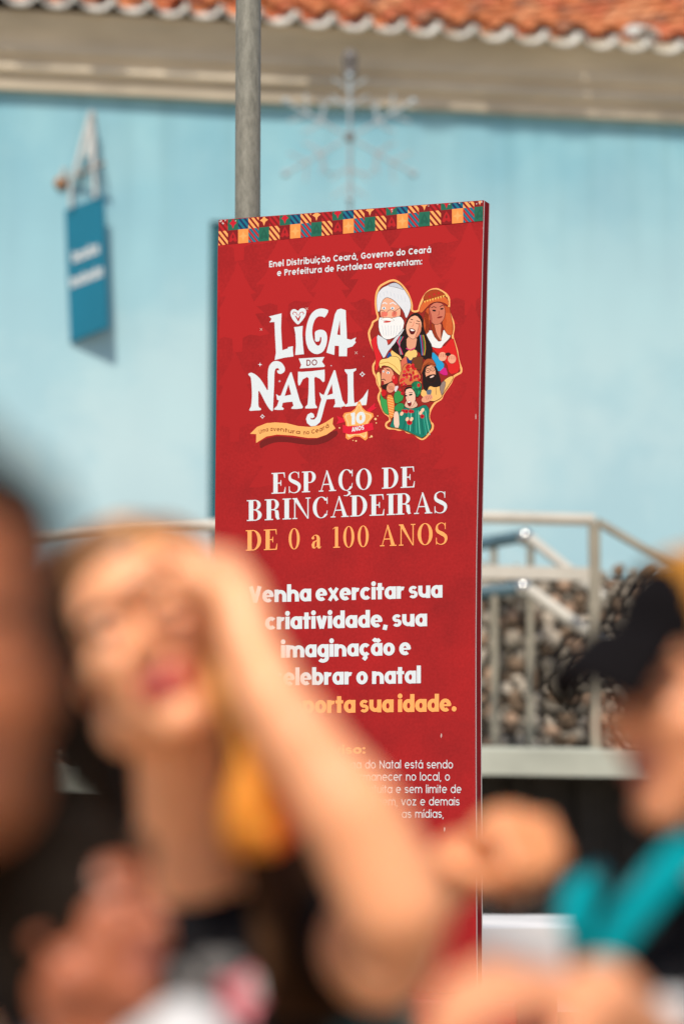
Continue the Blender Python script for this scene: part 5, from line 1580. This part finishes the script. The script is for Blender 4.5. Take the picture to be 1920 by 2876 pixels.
# ======== child looking up at the lower left ==================================
M_skin3 = skin("ruddy_skin", (0.46, 0.145, 0.07))
h3 = Head(D(196, 2140, 2.34), .80, rot(58, 16, 12))
nk3 = D(225, 2390, 2.34); s3a = D(20, 2480, 2.36); s3b = D(425, 2415, 2.30); hip3 = Vector((nk3.x, 2.36, .62))
e3 = person("child in a white shirt with short dark hair looking up to the right", Vector((nk3.x, 2.36, 0)))
bl = Blob(); h3.grow(bl); bl.limb((h3.w(0, .02, -.06), .048), (nk3, .050)); bl.limb((s3a, .042), (nk3 + Vector((0, .02, -.05)), .05), (s3b, .042))
bl.ball(nk3 + Vector((0, .02, -.16)), .1, (1.08, .75, 1.2)); bl.ball((nk3 + hip3) / 2, .1, (1.05, .75, 1.7)); bl.ball(hip3, .1, (1.15, .85, 1.0))
for s_, ex in ((s3a, -.03), (s3b, .03)):
    el_ = s_ + Vector((ex, .02, -.22)); w2 = el_ + Vector((0, -.06, -.18)); bl.limb((s_, .042), (el_, .033), (w2, .025)); hand(bl, w2, (0, -.1, -1), (-ex, 0, 0), (0, -1, 0), .82)
legs(bl, hip3, Vector((1, 0, 0)), .05, .78)
settle(bl.finish("body", [M_skin3, M_lipn, M_eyew, M_iris], 0.0055, pick=lambda p: h3.pick(p, True)), e3)
hb = Blob(); hb.ball(h3.w(0, .040, .045), .104, (.82, .92, .88), h3.M); hb.ball(h3.w(0, .075, -.01), .07, (1, .7, 1.1), h3.M); hb.ball(h3.w(0, -.020, .090), .056, (1.3, .95, .5), h3.M)
settle(hb.finish("hair", [M_hair1], 0.0075, smooth_it=2, noise=.005, nscale=80), e3)
tb = Blob(); tb.limb((s3a, .052), (nk3 + Vector((0, .02, -.062)), .056), (s3b, .052)); tb.ball(nk3 + Vector((0, .02, -.17)), .1, (1.26, .93, 1.25)); tb.ball((nk3 + hip3) / 2, .1, (1.22, .92, 1.8)); tb.ball(hip3 + Vector((0, 0, .03)), .1, (1.28, .98, .9))
for s_, ex in ((s3a, -.03), (s3b, .03)): tb.limb((s_, .051), (s_ + Vector((ex * .6, .01, -.13)), .047))
settle(tb.finish("white_shirt", [M_whitec], 0.009), e3)
lower_body(e3, hip3, Vector((1, 0, 0)), .80, M_denim, M_shoe)

# ======== man in the cap at the right =========================================
M_skin4 = skin("pink_skin", (0.80, 0.35, 0.18))
M_capb = mat("black_cap", (0.007, 0.006, 0.007), 0.95, var=0.2, spec=0.08)
M_capy = mat("mustard_cap", (0.52, 0.21, 0.012), 0.75, var=0.12)
h4 = Head(D(1632, 1605, 2.48), 1.10, rot(-66, -4, -3))
nk4 = D(1680, 1970, 2.58); s4a = D(1440, 2190, 2.55); s4b = D(2150, 2240, 2.80); hip4 = Vector((nk4.x + .01, 2.66, .84))
e4 = person("man in profile with black and mustard cap and turquoise straps over a black shirt", Vector((nk4.x, 2.65, 0)))
bl = Blob(); h4.grow(bl); bl.limb((h4.w(0, .03, -.06), .060), (nk4, .064)); bl.limb((s4a, .054), (nk4 + Vector((0, .02, -.06)), .066), (s4b, .054))
bl.ball(nk4 + Vector((0, .03, -.22)), .1, (1.5, 1.0, 1.5)); bl.ball((nk4 + hip4) / 2 + Vector((0, .02, -.05)), .1, (1.45, .98, 2.2)); bl.ball(hip4, .1, (1.5, 1.05, 1.2))
el4 = D(1520, 2540, 2.40); wr4 = D(1380, 2300, 2.16)
bl.limb((s4a, .052), (el4, .044), (D(1450, 2400, 2.24), .046), (wr4, .038))
hand(bl, wr4, (D(1120, 2250, 2.10) - wr4), (-.1, .3, -1), (-.1, -1, .2), 1.2, (.55, .6, .65, .7), .6, .03)
elb4 = s4b + Vector((.05, .03, -.28)); w4b = elb4 + Vector((-.02, -.08, -.22)); bl.limb((s4b, .052), (elb4, .043), (w4b, .031)); hand(bl, w4b, (0, -.1, -1), (-1, 0, 0), (0, -1, 0), 1.0)
legs(bl, hip4, Vector((1, 0, 0)), .06, 1.0)
settle(bl.finish("body", [M_skin4, M_lipn, M_eyew, M_iris], 0.0058, pick=lambda p: h4.pick(p, True)), e4)
hb = Blob(); hb.ball(h4.w(0, .04, .03), .1, (.80, .86, .9), h4.M); hb.ball(h4.w(0, .07, -.03), .07, (.95, .6, .9), h4.M)
settle(hb.finish("hair", [M_hair1], 0.009, noise=.004, nscale=70), e4)
cp = Blob(); cp.ball(h4.w(0, .012, .075), .108, (.85, 1.02, .72), h4.M); cp.ball(h4.w(0, .012, .052), .107, (.845, 1.02, .5), h4.M)
cap = settle(cp.finish("cap", [M_capb, M_capy], 0.0065, pick=lambda p: 1 if (h4.local(p).y > -.048 and h4.local(p).z > .055) else 0), e4)
vb_ = Blob()
for i in range(13):
    a = R(-62 + 124 * i / 12)
    q = h4.w(.078 * math.sin(a), -.055 - .052 * math.cos(a), .062 + .006 * math.cos(a) - .012 * math.sin(a) ** 2)
    q2 = h4.w(.070 * math.sin(a), -.085 - .074 * math.cos(a), .052 - .016 * math.cos(a) - .052 * math.sin(a) ** 2)
    vb_.limb((q, .012), (q2, .0105))
vs = vb_.finish("visor", [M_capb], 0.005)
vs.parent = cap; vs.matrix_parent_inverse = Matrix.Identity(4)
tb = Blob(); tb.limb((s4a, .068), (nk4 + Vector((0, .02, -.075)), .078), (s4b, .068)); tb.ball(nk4 + Vector((0, .03, -.22)), .1, (1.7, 1.18, 1.55)); tb.ball((nk4 + hip4) / 2 + Vector((0, .02, -.05)), .1, (1.65, 1.15, 2.3)); tb.ball(hip4 + Vector((0, 0, .04)), .1, (1.65, 1.2, 1))
tb.limb((s4a, .067), (s4a.lerp(el4, .5), .062)); tb.limb((s4b, .067), (s4b.lerp(elb4, .6), .06))
sh4 = settle(tb.finish("black_shirt", [M_black], 0.010), e4)
bpy.context.view_layer.update()
for (x, y, r, pt) in ((1500, 2330, .030, 3), (1545, 2300, .022, 2), (1560, 2345, .026, 4)):
    print_disc("shirt_print", D(x, y, 2.45), r * .55, M_whitec, sh4, e4, petals=pt, rr=.5)
lower_body(e4, hip4, Vector((1, 0, 0)), 1.0, M_denim, M_shoe)
def strap(name, pts, wd, th, m):
    """a broad flat band through points, with its own thickness"""
    b_ = MB(); rows = []
    for i, p in enumerate(pts):
        t = (pts[min(i + 1, len(pts) - 1)] - pts[max(i - 1, 0)]).normalized()
        nrm_ = Vector((0, -1, .15)); sd = t.cross(nrm_).normalized(); nn = sd.cross(t)
        w_ = wd[i] if isinstance(wd, (list, tuple)) else wd
        row = []
        for k in range(16):
            a = 2 * math.pi * k / 16
            row.append(p + sd * math.cos(a) * w_ / 2 + nn * math.copysign(abs(math.sin(a)) ** .6, math.sin(a)) * th / 2)
        rows.append(row)
    b_.grid(rows, m, True); b_.cap(rows[0][::-1], m); b_.cap(rows[-1], m)
    return b_.build(name, None, smooth=True)
st1 = strap("shoulder_strap", [D(1650, 1885, 2.50), D(1575, 1950, 2.45), D(1505, 2030, 2.42), D(1430, 2125, 2.41), D(1365, 2225, 2.42)], [.036, .038, .038, .036, .030], .018, M_teal)
settle(st1, e4)
st2 = strap("shoulder_strap", [D(1372, 2010, 2.56), D(1330, 2050, 2.50), D(1316, 2105, 2.47), D(1322, 2155, 2.46)], [.022, .034, .034, .022], .024, M_teal)
settle(st2, e4)
